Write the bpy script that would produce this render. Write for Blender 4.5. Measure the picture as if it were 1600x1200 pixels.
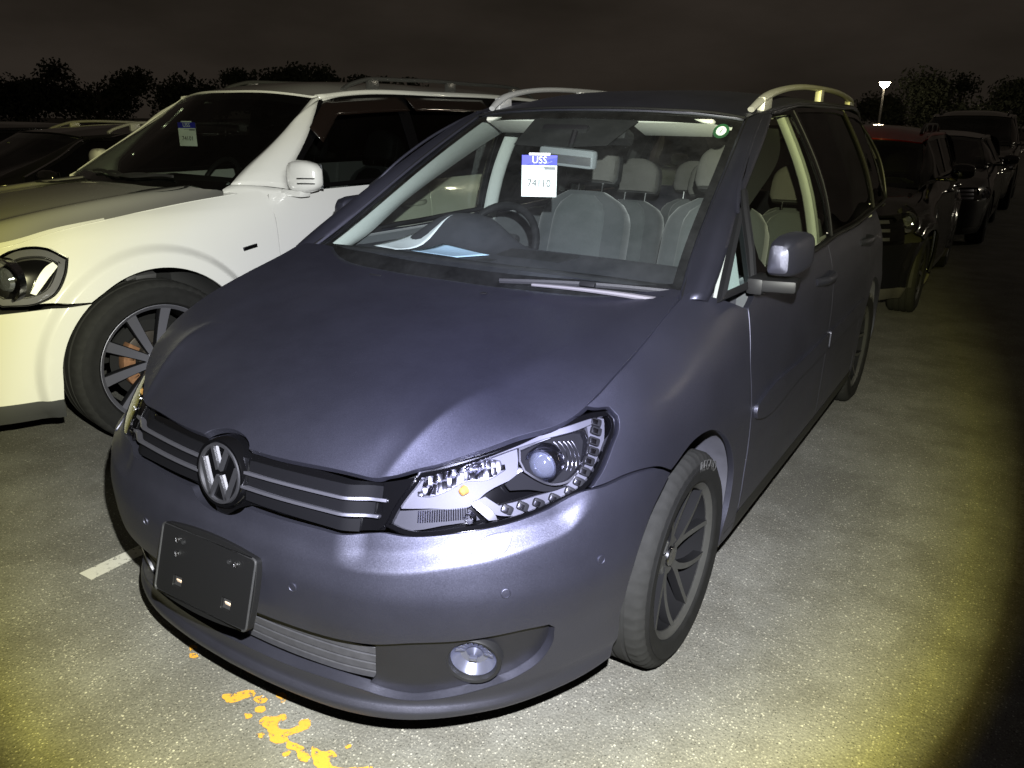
import bpy, bmesh, math, random
import numpy as np
from mathutils import Vector, Matrix, Euler
from mathutils.geometry import delaunay_2d_cdt
random.seed(7); rng = np.random.default_rng(7)
for o in list(bpy.data.objects): bpy.data.objects.remove(o, do_unlink=True)
scene = bpy.context.scene; COL = scene.collection
R = math.radians
# ------------------------------------------------------------------ camera
CAM_POS = Vector((1.497, -1.917, 1.510)); CAM_YAW, CAM_PITCH, CAM_ROLL = -0.569, 0.328, 0.010
def cam_axes():
    cy, sy, cp, sp = math.cos(CAM_YAW), math.sin(CAM_YAW), math.cos(CAM_PITCH), math.sin(CAM_PITCH)
    f = Vector((sy*cp, cy*cp, -sp)); r = Vector((cy, -sy, 0)); u = r.cross(f)
    r2 = r*math.cos(CAM_ROLL)+u*math.sin(CAM_ROLL); return r2, r2.cross(f), f
cr, cu, cf = cam_axes()
cam = bpy.data.cameras.new('camera'); cam.sensor_width = 36; cam.lens = 36*1225.15/1600; cam.clip_end = 600; cam.clip_start = .02
camo = bpy.data.objects.new('camera', cam); COL.objects.link(camo); scene.camera = camo
camo.matrix_world = Matrix(((cr.x, cu.x, -cf.x, CAM_POS.x), (cr.y, cu.y, -cf.y, CAM_POS.y), (cr.z, cu.z, -cf.z, CAM_POS.z), (0, 0, 0, 1)))
scene.render.resolution_x, scene.render.resolution_y = 1024, 768
scene.view_settings.view_transform = 'Standard'; scene.view_settings.look = 'None'; scene.view_settings.gamma = 1
scene.view_settings.use_curve_mapping = False; scene.view_settings.exposure = 0
# ------------------------------------------------------------------ night sky: faint twilight plus street light scattered by low cloud
world = bpy.data.worlds.new('World'); scene.world = world; world.use_nodes = True
nt = world.node_tree; nt.nodes.clear()
wo = nt.nodes.new('ShaderNodeOutputWorld'); wb = nt.nodes.new('ShaderNodeBackground'); wb2 = nt.nodes.new('ShaderNodeBackground'); wa = nt.nodes.new('ShaderNodeAddShader')
sky = nt.nodes.new('ShaderNodeTexSky'); sky.sky_type = 'NISHITA'; sky.sun_disc = False; sky.sun_elevation = R(-4); sky.sun_rotation = R(200)
wb.inputs['Strength'].default_value = .002; nt.links.new(sky.outputs[0], wb.inputs[0])
tc = nt.nodes.new('ShaderNodeTexCoord'); no = nt.nodes.new('ShaderNodeTexNoise'); no.inputs['Scale'].default_value = 2.2; no.inputs['Detail'].default_value = 6; no.inputs['Roughness'].default_value = .55
mp = nt.nodes.new('ShaderNodeMapping'); mp.inputs['Scale'].default_value = (1, 1, 3.0)
cr_ = nt.nodes.new('ShaderNodeValToRGB'); cr_.color_ramp.elements[0].position = .3; cr_.color_ramp.elements[0].color = (.0115, .0092, .0068, 1)
cr_.color_ramp.elements[1].position = .75; cr_.color_ramp.elements[1].color = (.0290, .0230, .0182, 1)
nt.links.new(tc.outputs['Generated'], mp.inputs[0]); nt.links.new(mp.outputs[0], no.inputs[0]); nt.links.new(no.outputs[0], cr_.inputs[0]); nt.links.new(cr_.outputs[0], wb2.inputs[0])
wb2.inputs['Strength'].default_value = 1.0
nt.links.new(wb.outputs[0], wa.inputs[0]); nt.links.new(wb2.outputs[0], wa.inputs[1]); nt.links.new(wa.outputs[0], wo.inputs[0])
# ------------------------------------------------------------------ hand torch beside the lens: cold centre, yellow rim of the beam
TORCH_POS = CAM_POS + cr*.06 + cu*.20
TORCH_AIM = ((CAM_POS + 3.0*(cf + cr*(-52/1225.) + cu*(-58/1225.)))-TORCH_POS).normalized()
tl = bpy.data.lights.new('torch', 'SPOT'); tl.energy = 1080; tl.spot_size = R(75); tl.spot_blend = .12; tl.shadow_soft_size = .012
tl.use_nodes = True; n2 = tl.node_tree; em = n2.nodes['Emission']
ntc = n2.nodes.new('ShaderNodeTexCoord'); nsx = n2.nodes.new('ShaderNodeSeparateXYZ'); nac = n2.nodes.new('ShaderNodeMath'); nac.operation = 'ARCCOSINE'
nab = n2.nodes.new('ShaderNodeMath'); nab.operation = 'ABSOLUTE'; ndv = n2.nodes.new('ShaderNodeMath'); ndv.operation = 'DIVIDE'; ndv.inputs[1].default_value = R(35.8)
ramp = n2.nodes.new('ShaderNodeValToRGB')
n2.links.new(ntc.outputs['Normal'], nsx.inputs[0]); n2.links.new(nsx.outputs['Z'], nab.inputs[0]); n2.links.new(nab.outputs[0], nac.inputs[0]); n2.links.new(nac.outputs[0], ndv.inputs[0]); n2.links.new(ndv.outputs[0], ramp.inputs[0]); n2.links.new(ramp.outputs[0], em.inputs['Color'])
e = ramp.color_ramp.elements
e[0].position = 0; e[0].color = (.98, 1.0, 1.38, 1); e[1].position = 1; e[1].color = (.10, .08, .01, 1)
for p_, c_ in ((.35, (.95, .97, 1.12, 1)), (.66, (.95, .96, .88, 1)), (.83, (.97, .94, .58, 1)), (.93, (.75, .70, .20, 1))):
    k = e.new(p_); k.color = c_
to = bpy.data.objects.new('torch', tl); COL.objects.link(to); to.location = TORCH_POS
to.rotation_euler = TORCH_AIM.to_track_quat('-Z', 'Y').to_euler()
def nspline(t,p):
    """natural cubic spline through p (n,d) at knots t -> function"""
    t=np.asarray(t,float);p=np.asarray(p,float)
    if p.ndim==1:p=p[:,None]
    n=len(t);h=np.diff(t);A=np.zeros((n,n));b=np.zeros((n,p.shape[1]));A[0,0]=A[-1,-1]=1
    for i in range(1,n-1):
        A[i,i-1]=h[i-1];A[i,i]=2*(h[i-1]+h[i]);A[i,i+1]=h[i]
        b[i]=6*((p[i+1]-p[i])/h[i]-(p[i]-p[i-1])/h[i-1])
    m=np.linalg.solve(A,b)
    def f(x):
        x=np.clip(np.asarray(x,float),t[0],t[-1]);k=np.clip(np.searchsorted(t,x)-1,0,n-2)
        a=(t[k+1]-x)[...,None];c=(x-t[k])[...,None];H=h[k][...,None]
        return m[k]*a**3/(6*H)+m[k+1]*c**3/(6*H)+(p[k]/H-m[k]*H/6)*a+(p[k+1]/H-m[k+1]*H/6)*c
    return f
def pchip(t,p):
    """monotone cubic, p (n,d)"""
    t=np.asarray(t,float);p=np.asarray(p,float)
    if p.ndim==1:p=p[:,None]
    h=np.diff(t)[:,None];d=np.diff(p,axis=0)/h;m=np.zeros_like(p);m[0]=d[0];m[-1]=d[-1]
    for i in range(1,len(t)-1):
        s=d[i-1]*d[i];w1=2*h[i]+h[i-1];w2=h[i]+2*h[i-1]
        with np.errstate(all='ignore'):
            m[i]=np.where(s>0,(w1+w2)/(w1/d[i-1]+w2/d[i]),0)
    def f(x):
        x=np.clip(np.asarray(x,float),t[0],t[-1]);k=np.clip(np.searchsorted(t,x)-1,0,len(t)-2)
        H=(t[k+1]-t[k])[...,None];s=((x-t[k])[...,None])/H
        return p[k]*(1+2*s)*(1-s)**2+m[k]*H*s*(1-s)**2+p[k+1]*s*s*(3-2*s)+m[k+1]*H*s*s*(s-1)
    return f
def softplus(x,w):
    return w*np.logaddexp(0,x/w)
class Wrap:
    """vertical shell: plan contour B(u) (arc length from the nose), inset along the normal as a table over (u,z)"""
    def __init__(s,plan,us,zs,tab,extra=None):
        p=np.array(plan,float);d=np.r_[0,np.cumsum(np.hypot(*np.diff(p,axis=0).T))]
        f=nspline(d,p);uu=np.linspace(0,d[-1],3000);q=f(uu);L=np.r_[0,np.cumsum(np.hypot(*np.diff(q,axis=0).T))]
        s.L=L[-1];s.ut=np.linspace(0,s.L,3000);s.pt=np.stack([np.interp(s.ut,L,q[:,0]),np.interp(s.ut,L,q[:,1])],1)
        t=np.gradient(s.pt,s.ut,axis=0)
        t/=np.linalg.norm(t,axis=1)[:,None];s.nt=np.stack([t[:,1],-t[:,0]],1)
        s.zf=pchip(zs,np.array(tab,float))  # z -> values at stations
        s.us=np.array(us,float);s.extra=extra
        zz=np.linspace(zs[0],zs[-1],400);s.zz=zz;T=s.zf(zz)   # (400,nst)
        s.G=pchip(s.us,T.T)(s.ut[::5]).T if True else None  # (400,600)
        s.ug=s.ut[::5]
    def B(s,u):
        sg=np.sign(u)+(u==0);a=np.abs(u)
        return np.stack([np.interp(a,s.ut,s.pt[:,0])*sg,np.interp(a,s.ut,s.pt[:,1])],-1)
    def N(s,u):
        sg=np.sign(u)+(u==0);a=np.abs(u)
        return np.stack([np.interp(a,s.ut,s.nt[:,0])*sg,np.interp(a,s.ut,s.nt[:,1])],-1)
    def inset(s,u,z):
        a=np.abs(u);fu=np.clip(a/(s.ug[1]-s.ug[0]),0,len(s.ug)-1.001);fz=np.clip((z-s.zz[0])/(s.zz[1]-s.zz[0]),0,398.999)
        i=fu.astype(int);j=fz.astype(int);p=fu-i;q=fz-j;G=s.G
        r=(G[j,i]*(1-p)+G[j,i+1]*p)*(1-q)+(G[j+1,i]*(1-p)+G[j+1,i+1]*p)*q
        return r+(s.extra(a,z) if s.extra else 0)
    def P(s,u,z,off=0):
        u=np.asarray(u,float);z=np.asarray(z,float)
        b=s.B(u)-s.N(u)*(s.inset(u,z)-0)[...,None];r=np.concatenate([b,z[...,None]],-1)
        return r+off*s.nrm(u,z) if np.any(off) else r
    def nrm(s,u,z,e=.004):
        a=s.P(u+e,z)-s.P(u-e,z);b=s.P(u,z+e)-s.P(u,z-e);n=np.cross(a,b)
        return n/np.linalg.norm(n,axis=-1)[...,None]
    def u_of_y(s,y):
        k=np.argmax(s.pt[:,1]>y) if y<s.pt[-1,1] else len(s.ut)-1
        return s.ut[k]
    def u_of_x(s,x):
        return float(np.interp(abs(x),s.pt[:900,0],s.ut[:900]))*(1 if x>=0 else -1)
class Height:
    """height field by thin plate spline: comp = f(a,b); ax = (a,b,c) axis order"""
    def __init__(s,pts,ax,sym=None,lam=1e-6,extra=None):
        p=np.array(pts,float)
        if sym is not None:
            m=np.abs(p[:,sym])>1e-6;q=p[m].copy();q[:,sym]*=-1;p=np.r_[p,q]
        s.ax=ax;s.c=p[:,list(ax[:2])];v=p[:,ax[2]]-(extra(p[:,ax[0]],p[:,ax[1]]) if extra else 0);n=len(p)
        K=s.k(np.linalg.norm(s.c[:,None]-s.c[None],axis=2))+lam*np.eye(n)
        Q=np.c_[np.ones(n),s.c];A=np.block([[K,Q],[Q.T,np.zeros((3,3))]])
        s.w=np.linalg.solve(A,np.r_[v,0,0,0]);s.extra=extra
    @staticmethod
    def k(r):
        with np.errstate(all='ignore'):return np.where(r>1e-9,r*r*np.log(r+1e-12),0)
    def f(s,a,b):
        q=np.stack([np.asarray(a,float),np.asarray(b,float)],-1);sh=q.shape[:-1];q=q.reshape(-1,2)
        K=s.k(np.linalg.norm(q[:,None]-s.c[None],axis=2))
        v=K@s.w[:-3]+s.w[-3]+q@s.w[-2:]
        v=v.reshape(sh)
        return v+(s.extra(a,b) if s.extra else 0)
    def P(s,a,b,off=0):
        a=np.asarray(a,float);b=np.asarray(b,float);r=np.zeros(a.shape+(3,));r[...,s.ax[0]]=a;r[...,s.ax[1]]=b;r[...,s.ax[2]]=s.f(a,b)
        return r+off*s.nrm(a,b) if np.any(off) else r
    def nrm(s,a,b,e=.004):
        n=np.cross(s.P(a+e,b)-s.P(a-e,b),s.P(a,b+e)-s.P(a,b-e));n/=np.linalg.norm(n,axis=-1)[...,None]
        return n*s.sg if hasattr(s,'sg') else n
# ------------------------------------------------------------------ object helpers
def tag(o, label, cat, group=None, kind=None):
    o['label'] = label; o['category'] = cat
    if group: o['group'] = group
    if kind: o['kind'] = kind
    return o
def empty(name, loc=(0, 0, 0), rz=0, parent=None):
    o = bpy.data.objects.new(name, None); COL.objects.link(o); o.location = loc; o.rotation_euler = (0, 0, rz); o.empty_display_size = .1
    if parent: o.parent = parent
    return o
def mesh_obj(name, V, F, mat, parent=None, smooth=True, normals=None, auto=None):
    me = bpy.data.meshes.new(name); me.from_pydata([tuple(map(float, v)) for v in V], [], [tuple(int(i) for i in f) for f in F])
    if smooth: me.polygons.foreach_set('use_smooth', [True]*len(me.polygons))
    if mat is not None:
        for m in (mat if isinstance(mat, (list, tuple)) else [mat]): me.materials.append(m)
    me.update()
    if auto is not None:
        bm = bmesh.new(); bm.from_mesh(me); bmesh.ops.recalc_face_normals(bm, faces=bm.faces)
        for ed in bm.edges:
            if len(ed.link_faces) != 2 or ed.calc_face_angle(0) > R(auto): ed.smooth = False
        bm.to_mesh(me); bm.free()
    if normals is not None:
        me.normals_split_custom_set_from_vertices([tuple(map(float, n)) for n in normals])
    o = bpy.data.objects.new(name, me); COL.objects.link(o)
    if parent: o.parent = parent
    return o
class MB:
    """collects simple shapes into one mesh"""
    def __init__(s): s.V = []; s.F = []
    def add(s, V, F):
        b = len(s.V); s.V += [tuple(v) for v in V]; s.F += [tuple(i+b for i in f) for f in F]; return s
    def box(s, c, d, rot=None, bev=0):
        bm = bmesh.new(); bmesh.ops.create_cube(bm, size=1)
        for v in bm.verts: v.co = Vector((v.co.x*d[0], v.co.y*d[1], v.co.z*d[2]))
        if bev: bmesh.ops.bevel(bm, geom=bm.edges[:]+bm.verts[:], offset=bev, segments=2, profile=.6, affect='EDGES')
        M = Matrix.Translation(c) @ (rot.to_matrix().to_4x4() if isinstance(rot, Euler) else (rot.to_4x4() if rot is not None else Matrix()))
        bm.verts.ensure_lookup_table(); bm.verts.index_update()
        s.add([M @ v.co for v in bm.verts], [[v.index for v in f.verts] for f in bm.faces]); bm.free(); return s
    def tube(s, pts, rad, n=10, cap=True, flat=1.0, up=None):
        P = np.array(pts, float); m = len(P); rr = np.broadcast_to(np.asarray(rad, float), (m,)); V = []
        T = np.gradient(P, axis=0); T /= np.linalg.norm(T, axis=1)[:, None]+1e-12
        ref = np.array(up if up is not None else (0, 0, 1.)); 
        if up is None and abs(T[m//2] @ ref) > .9: ref = np.array((1., 0, 0))
        a = np.arange(n)*2*np.pi/n
        for i in range(m):
            x = np.cross(T[i], ref); x /= np.linalg.norm(x)+1e-12; y = np.cross(x, T[i])
            V += [P[i]+rr[i]*(np.cos(t)*x+flat*np.sin(t)*y) for t in a]
        F = [(i*n+k, i*n+(k+1) % n, (i+1)*n+(k+1) % n, (i+1)*n+k) for i in range(m-1) for k in range(n)]
        if cap: F += [tuple(range(n))[::-1], tuple((m-1)*n+k for k in range(n))]
        return s.add(V, F)
    def lathe(s, prof, n=48, axis='x', c=(0, 0, 0), close=False):
        """prof: (axial, radius)"""
        V = []; m = len(prof)
        for a, r in prof:
            for k in range(n):
                t = 2*math.pi*k/n; p = (a, r*math.cos(t), r*math.sin(t))
                if axis == 'y': p = (p[1], p[0], p[2])
                if axis == 'z': p = (p[1], p[2], p[0])
                V.append((p[0]+c[0], p[1]+c[1], p[2]+c[2]))
        F = [(i*n+k, i*n+(k+1) % n, (i+1)*n+(k+1) % n, (i+1)*n+k) for i in range(m-1) for k in range(n)]
        if close: F += [((m-1)*n+k, (m-1)*n+(k+1) % n, (k+1) % n, k) for k in range(n)]
        return s.add(V, F)
    def prism(s, poly, d0, d1, frame):
        """poly 2D, extruded from d0 to d1; frame = (origin, ex, ey, ez)"""
        o, ex, ey, ez = (np.array(q, float) for q in frame); n = len(poly)
        V = [o+ex*a+ey*b+ez*d for d in (d0, d1) for a, b in poly]
        F = [tuple(range(n))[::-1], tuple(range(n, 2*n))]+[(k, (k+1) % n, n+(k+1) % n, n+k) for k in range(n)]
        return s.add(V, F)
    def M(s, mat): s.V = [tuple(mat @ Vector(v)) for v in s.V]; return s
    def mirror(s):
        s.V = [(-v[0], v[1], v[2]) for v in s.V]; s.F = [f[::-1] for f in s.F]; return s
    def build(s, name, mat, parent=None, smooth=True, auto=35):
        return mesh_obj(name, s.V, s.F, mat, parent, smooth, auto=auto)
# ---- trimmed panels on a master surface
def outline(pts, r=.012, sharp=32, closed=True):
    P = [np.array(p[:2], float) for p in pts]; n = len(P); out = []
    def ang(i):
        a = P[i]-P[i-1]; b = P[(i+1) % n]-P[i]; c = (a@b)/(np.linalg.norm(a)*np.linalg.norm(b)+1e-12); return math.degrees(math.acos(max(-1, min(1, c))))
    corner = [ang(i) > sharp for i in range(n)]
    if not closed: corner[0] = corner[-1] = True
    for i in range(n if closed else n-1):
        p1, p2 = P[i], P[(i+1) % n]; p0 = P[i-1] if not corner[i] else 2*p1-p2; p3 = P[(i+2) % n] if not corner[(i+1) % n] else 2*p2-p1
        L = np.linalg.norm(p2-p1); k = max(1, int(round(L/r)))
        m1 = (p2-p0)/2; m2 = (p3-p1)/2
        for m, far in ((m1, p0-p1), (m2, p3-p2)):
            pass
        l1 = np.linalg.norm(p1-p0)+1e-9; l2 = np.linalg.norm(p3-p2)+1e-9
        m1 = ((p2-p1)/L*l1+(p1-p0)/l1*L)/(l1+L)*L; m2 = ((p3-p2)/l2*L+(p2-p1)/L*l2)/(l2+L)*L
        for j in range(k):
            t = j/k; out.append(p1*(1+2*t)*(1-t)**2+m1*t*(1-t)**2+p2*t*t*(3-2*t)+m2*t*t*(t-1))
    if not closed: out.append(P[-1])
    return np.array(out)
def area2(p): return float(np.sum(p[:, 0]*np.roll(p[:, 1], -1)-np.roll(p[:, 0], -1)*p[:, 1]))
def inset_poly(p, d):
    s = 1 if area2(p) > 0 else -1
    t = np.roll(p, -1, 0)-np.roll(p, 1, 0); t /= np.linalg.norm(t, axis=1)[:, None]+1e-12
    return p+np.stack([-t[:, 1], t[:, 0]], 1)*s*d
def inside(pts, poly):
    x, y = pts[:, 0][:, None], pts[:, 1][:, None]; a = poly; b = np.roll(poly, -1, 0)
    c = ((a[:, 1] > y) != (b[:, 1] > y)); xi = (b[:, 0]-a[:, 0])*(y-a[:, 1])/(b[:, 1]-a[:, 1]+1e-15)+a[:, 0]
    return (np.sum(c & (x < xi), axis=1) % 2) == 1
def bdist(pts, poly):
    from mathutils.kdtree import KDTree
    kd = KDTree(len(poly))
    for i, p in enumerate(poly): kd.insert((float(p[0]), float(p[1]), 0), i)
    kd.balance(); return np.array([kd.find((float(p[0]), float(p[1]), 0))[2] for p in pts]) if len(pts) else np.zeros(0)
def panel(name, S, out, mat, parent=None, holes=(), res=.02, r=.01, gap=.0015, depth=.014, hdepth=None, off=0., flip=False, sharp=32, back=False, raw=False, hgap=None, lines=()):
    """a sheet cut from surface S along the outline (surface parameters in metres), edge turned inwards by depth"""
    o = np.array(out) if raw else outline(out, r, sharp); o = inset_poly(o, gap)
    hs = [inset_poly(np.array(h) if raw else outline(h, r, sharp), -(gap if hgap is None else hgap)) for h in holes]
    a0, b0 = o.min(0); a1, b1 = o.max(0); ga, gb = np.meshgrid(np.arange(a0+res/2, a1, res), np.arange(b0+res/2, b1, res*.87), indexing='ij')
    ga = ga+(np.arange(ga.shape[1]) % 2)[None]*res/2; g = np.stack([ga.ravel(), gb.ravel()], 1)
    m = inside(g, o); g = g[m]
    for h in hs: g = g[~inside(g, h)]
    for l in [o]+hs: g = g[bdist(g, l) > res*.45]
    if len(lines):
        lp = np.array(lines, float); lp = lp[inside(lp, o)]
        for h in hs: lp = lp[~inside(lp, h)]
        for l in [o]+hs: lp = lp[bdist(lp, l) > .004]
        g = g[bdist(g, lp) > .0065]; g = np.concatenate([g, lp])
    loops = [o]+hs; pts = np.concatenate(loops+[g]); edges = []; b = 0
    for l in loops:
        n = len(l); edges += [(b+k, b+(k+1) % n) for k in range(n)]; b += n
    cv, ce, cf_, ov, oe, of = delaunay_2d_cdt([Vector((float(p[0]), float(p[1]))) for p in pts], edges, [], 0, 1e-7)
    cv = np.array([(v[0], v[1]) for v in cv]); tri = np.array([f for f in cf_ if len(f) == 3])
    c = cv[tri].mean(1); m = inside(c, o)
    for h in hs: m &= ~inside(c, h)
    tri = tri[m]; V = S.P(cv[:, 0], cv[:, 1]); N = S.nrm(cv[:, 0], cv[:, 1])
    if flip: N = -N
    V = V+N*off; F = [tuple(t) for t in tri]
    fn = np.cross(V[tri[:, 1]]-V[tri[:, 0]], V[tri[:, 2]]-V[tri[:, 0]])
    if (fn*N[tri[:, 0]]).sum() < 0: F = [f[::-1] for f in F]
    Vl = list(V); Nl = list(N)
    idx = {(round(float(p[0]), 6), round(float(p[1]), 6)): i for i, p in enumerate(cv)}
    for li, l in enumerate(loops):
        dd = depth if li == 0 or hdepth is None else hdepth
        if dd <= 0: continue
        n = len(l); P = S.P(l[:, 0], l[:, 1]); NN = S.nrm(l[:, 0], l[:, 1]); NN = -NN if flip else NN; P = P+NN*off
        T = np.roll(P, -1, 0)-np.roll(P, 1, 0); O = np.cross(T, NN); O /= np.linalg.norm(O, axis=1)[:, None]+1e-12
        sgn = 1 if (area2(l) > 0) == (li == 0) else -1
        # orientation on the surface: check with param handedness
        e = 1e-4; ta = S.P(l[:1, 0]+e, l[:1, 1])-S.P(l[:1, 0]-e, l[:1, 1]); tb = S.P(l[:1, 0], l[:1, 1]+e)-S.P(l[:1, 0], l[:1, 1]-e)
        hand = 1 if (np.cross(ta, tb)[0] @ NN[0]) > 0 else -1
        O = O*sgn*hand
        b0 = len(Vl); Vl += list(P); Nl += list((NN+O)/math.sqrt(2)); Vl += list(P+O*.0008-NN*.002); Nl += list(O); Vl += list(P-NN*dd); Nl += list(O)
        for k in range(n):
            k2 = (k+1) % n
            for q in (0, 1):
                f = (b0+q*n+k, b0+q*n+k2, b0+(q+1)*n+k2, b0+(q+1)*n+k)
                fn = np.cross(np.array(Vl[f[1]])-Vl[f[0]], np.array(Vl[f[3]])-Vl[f[0]])
                F.append(f if fn @ O[k] > 0 else f[::-1])
    return mesh_obj(name, Vl, F, mat, parent, True, Nl)
def loft(name, curves, mat, parent=None, n=40, m=6, thick=0, smooth=True, flip=False, sharp=True):
    """surface through several 3D guide curves (each resampled to n points), natural spline across"""
    C = []
    for c in curves:
        c = np.array(c, float); d = np.r_[0, np.cumsum(np.linalg.norm(np.diff(c, axis=0), axis=1))]; d /= d[-1]; C.append(nspline(d, c)(np.linspace(0, 1, n)) if len(c) > 2 else np.array([c[0]*(1-t)+c[1]*t for t in np.linspace(0, 1, n)]))
    C = np.array(C); k = len(C); tt = np.linspace(0, 1, k)
    G = nspline(tt, C.reshape(k, -1))(np.linspace(0, 1, m)).reshape(m, n, 3) if k > 2 else np.array([C[0]*(1-t)+C[1]*t for t in np.linspace(0, 1, m)])
    V = list(G.reshape(-1, 3)); F = [(i*n+j, i*n+j+1, (i+1)*n+j+1, (i+1)*n+j) for i in range(m-1) for j in range(n-1)]
    if flip: F = [f[::-1] for f in F]
    o = mesh_obj(name, V, F, mat, parent, smooth)
    if thick:
        md = o.modifiers.new('thickness', 'SOLIDIFY'); md.thickness = thick; md.offset = -1
    return o
def mirror_x(o, name=None, parent=None):
    """mirrored twin of a part (own mesh, normals kept)"""
    me = o.data.copy(); n = len(me.vertices); co = np.zeros(n*3); me.vertices.foreach_get('co', co); co = co.reshape(-1, 3)
    nl = len(me.loops); no = np.zeros(nl*3); me.corner_normals.foreach_get('vector', no); no = no.reshape(-1, 3); had = me.has_custom_normals
    V = co*np.array((-1, 1, 1)); F = []; NN = []
    vs = np.zeros(nl, int); me.loops.foreach_get('vertex_index', vs)
    mi = []
    for p in me.polygons:
        li = list(p.loop_indices)[::-1]; F.append([int(vs[i]) for i in li]); NN += [no[i]*np.array((-1, 1, 1)) for i in li]; mi.append(p.material_index)
    m2 = bpy.data.meshes.new(me.name); m2.from_pydata([tuple(v) for v in V], [], F)
    m2.polygons.foreach_set('use_smooth', [True]*len(F)); m2.polygons.foreach_set('material_index', mi)
    for m in me.materials: m2.materials.append(m)
    m2.update(); m2.normals_split_custom_set([tuple(map(float, x)) for x in NN]); bpy.data.meshes.remove(me)
    t = bpy.data.objects.new(name or o.name, m2); COL.objects.link(t); t.parent = parent or o.parent
    for md in o.modifiers:
        k = t.modifiers.new(md.name, md.type)
        if md.type == 'SOLIDIFY': k.thickness = md.thickness; k.offset = md.offset
    return t
def copy_tree(o, parent=None):
    c = o.copy(); COL.objects.link(c); c.parent = parent
    for ch in o.children: copy_tree(ch, c)
    return c
def text_mesh(name, body, size, mat, parent=None, extrude=.0006, align='CENTER'):
    cu_ = bpy.data.curves.new(name, 'FONT'); cu_.body = body; cu_.size = size; cu_.extrude = extrude; cu_.align_x = align; cu_.align_y = 'CENTER'; cu_.resolution_u = 3
    o = bpy.data.objects.new(name, cu_); COL.objects.link(o); dg = bpy.context.evaluated_depsgraph_get(); me = bpy.data.meshes.new_from_object(o.evaluated_get(dg)); bpy.data.objects.remove(o)
    me.materials.clear(); me.materials.append(mat); me.name = name
    o = bpy.data.objects.new(name, me); COL.objects.link(o)
    if parent: o.parent = parent
    return o
# ------------------------------------------------------------------ materials
MATS = {}
def mat(name, col=(.5, .5, .5), rough=.5, metal=0., coat=0., coat_r=.05, spec=.5, noise=None, bump=None, alpha=None, emit=None, sheen=0, trans=0, ior=1.45):
    """noise=(scale, amount, rough_amount); bump=(scale, strength)"""
    m = bpy.data.materials.new(name); m.use_nodes = True; t = m.node_tree; b = t.nodes['Principled BSDF']; MATS[name] = m
    b.inputs['Base Color'].default_value = (*col, 1); b.inputs['Roughness'].default_value = rough; b.inputs['Metallic'].default_value = metal
    b.inputs['Coat Weight'].default_value = coat; b.inputs['Coat Roughness'].default_value = coat_r; b.inputs['Specular IOR Level'].default_value = spec; b.inputs['IOR'].default_value = ior
    b.inputs['Transmission Weight'].default_value = trans
    if sheen: b.inputs['Sheen Weight'].default_value = sheen
    if emit: b.inputs['Emission Color'].default_value = (*emit[0], 1); b.inputs['Emission Strength'].default_value = emit[1]
    if noise or bump:
        tcn = t.nodes.new('ShaderNodeTexCoord')
    if noise:
        n = t.nodes.new('ShaderNodeTexNoise'); n.inputs['Scale'].default_value = noise[0]; n.inputs['Detail'].default_value = 5; t.links.new(tcn.outputs['Object'], n.inputs[0])
        mx = t.nodes.new('ShaderNodeMix'); mx.data_type = 'RGBA'; a = noise[1]
        mx.inputs[6].default_value = tuple(c*(1-a) for c in col)+(1,); mx.inputs[7].default_value = tuple(min(1, c*(1+a)) for c in col)+(1,)
        t.links.new(n.outputs[0], mx.inputs[0]); t.links.new(mx.outputs[2], b.inputs['Base Color'])
        if len(noise) > 2:
            mr = t.nodes.new('ShaderNodeMapRange'); mr.inputs[1].default_value = .3; mr.inputs[2].default_value = .7; mr.inputs[3].default_value = max(0, rough-noise[2]); mr.inputs[4].default_value = min(1, rough+noise[2])
            t.links.new(n.outputs[0], mr.inputs[0]); t.links.new(mr.outputs[0], b.inputs['Roughness'])
    if bump:
        n = t.nodes.new('ShaderNodeTexNoise'); n.inputs['Scale'].default_value = bump[0]; n.inputs['Detail'].default_value = 3; t.links.new(tcn.outputs['Object'], n.inputs[0])
        bp = t.nodes.new('ShaderNodeBump'); bp.inputs['Strength'].default_value = bump[1]; bp.inputs['Distance'].default_value = .002
        t.links.new(n.outputs[0], bp.inputs['Height']); t.links.new(bp.outputs[0], b.inputs['Normal'])
    return m
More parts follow.
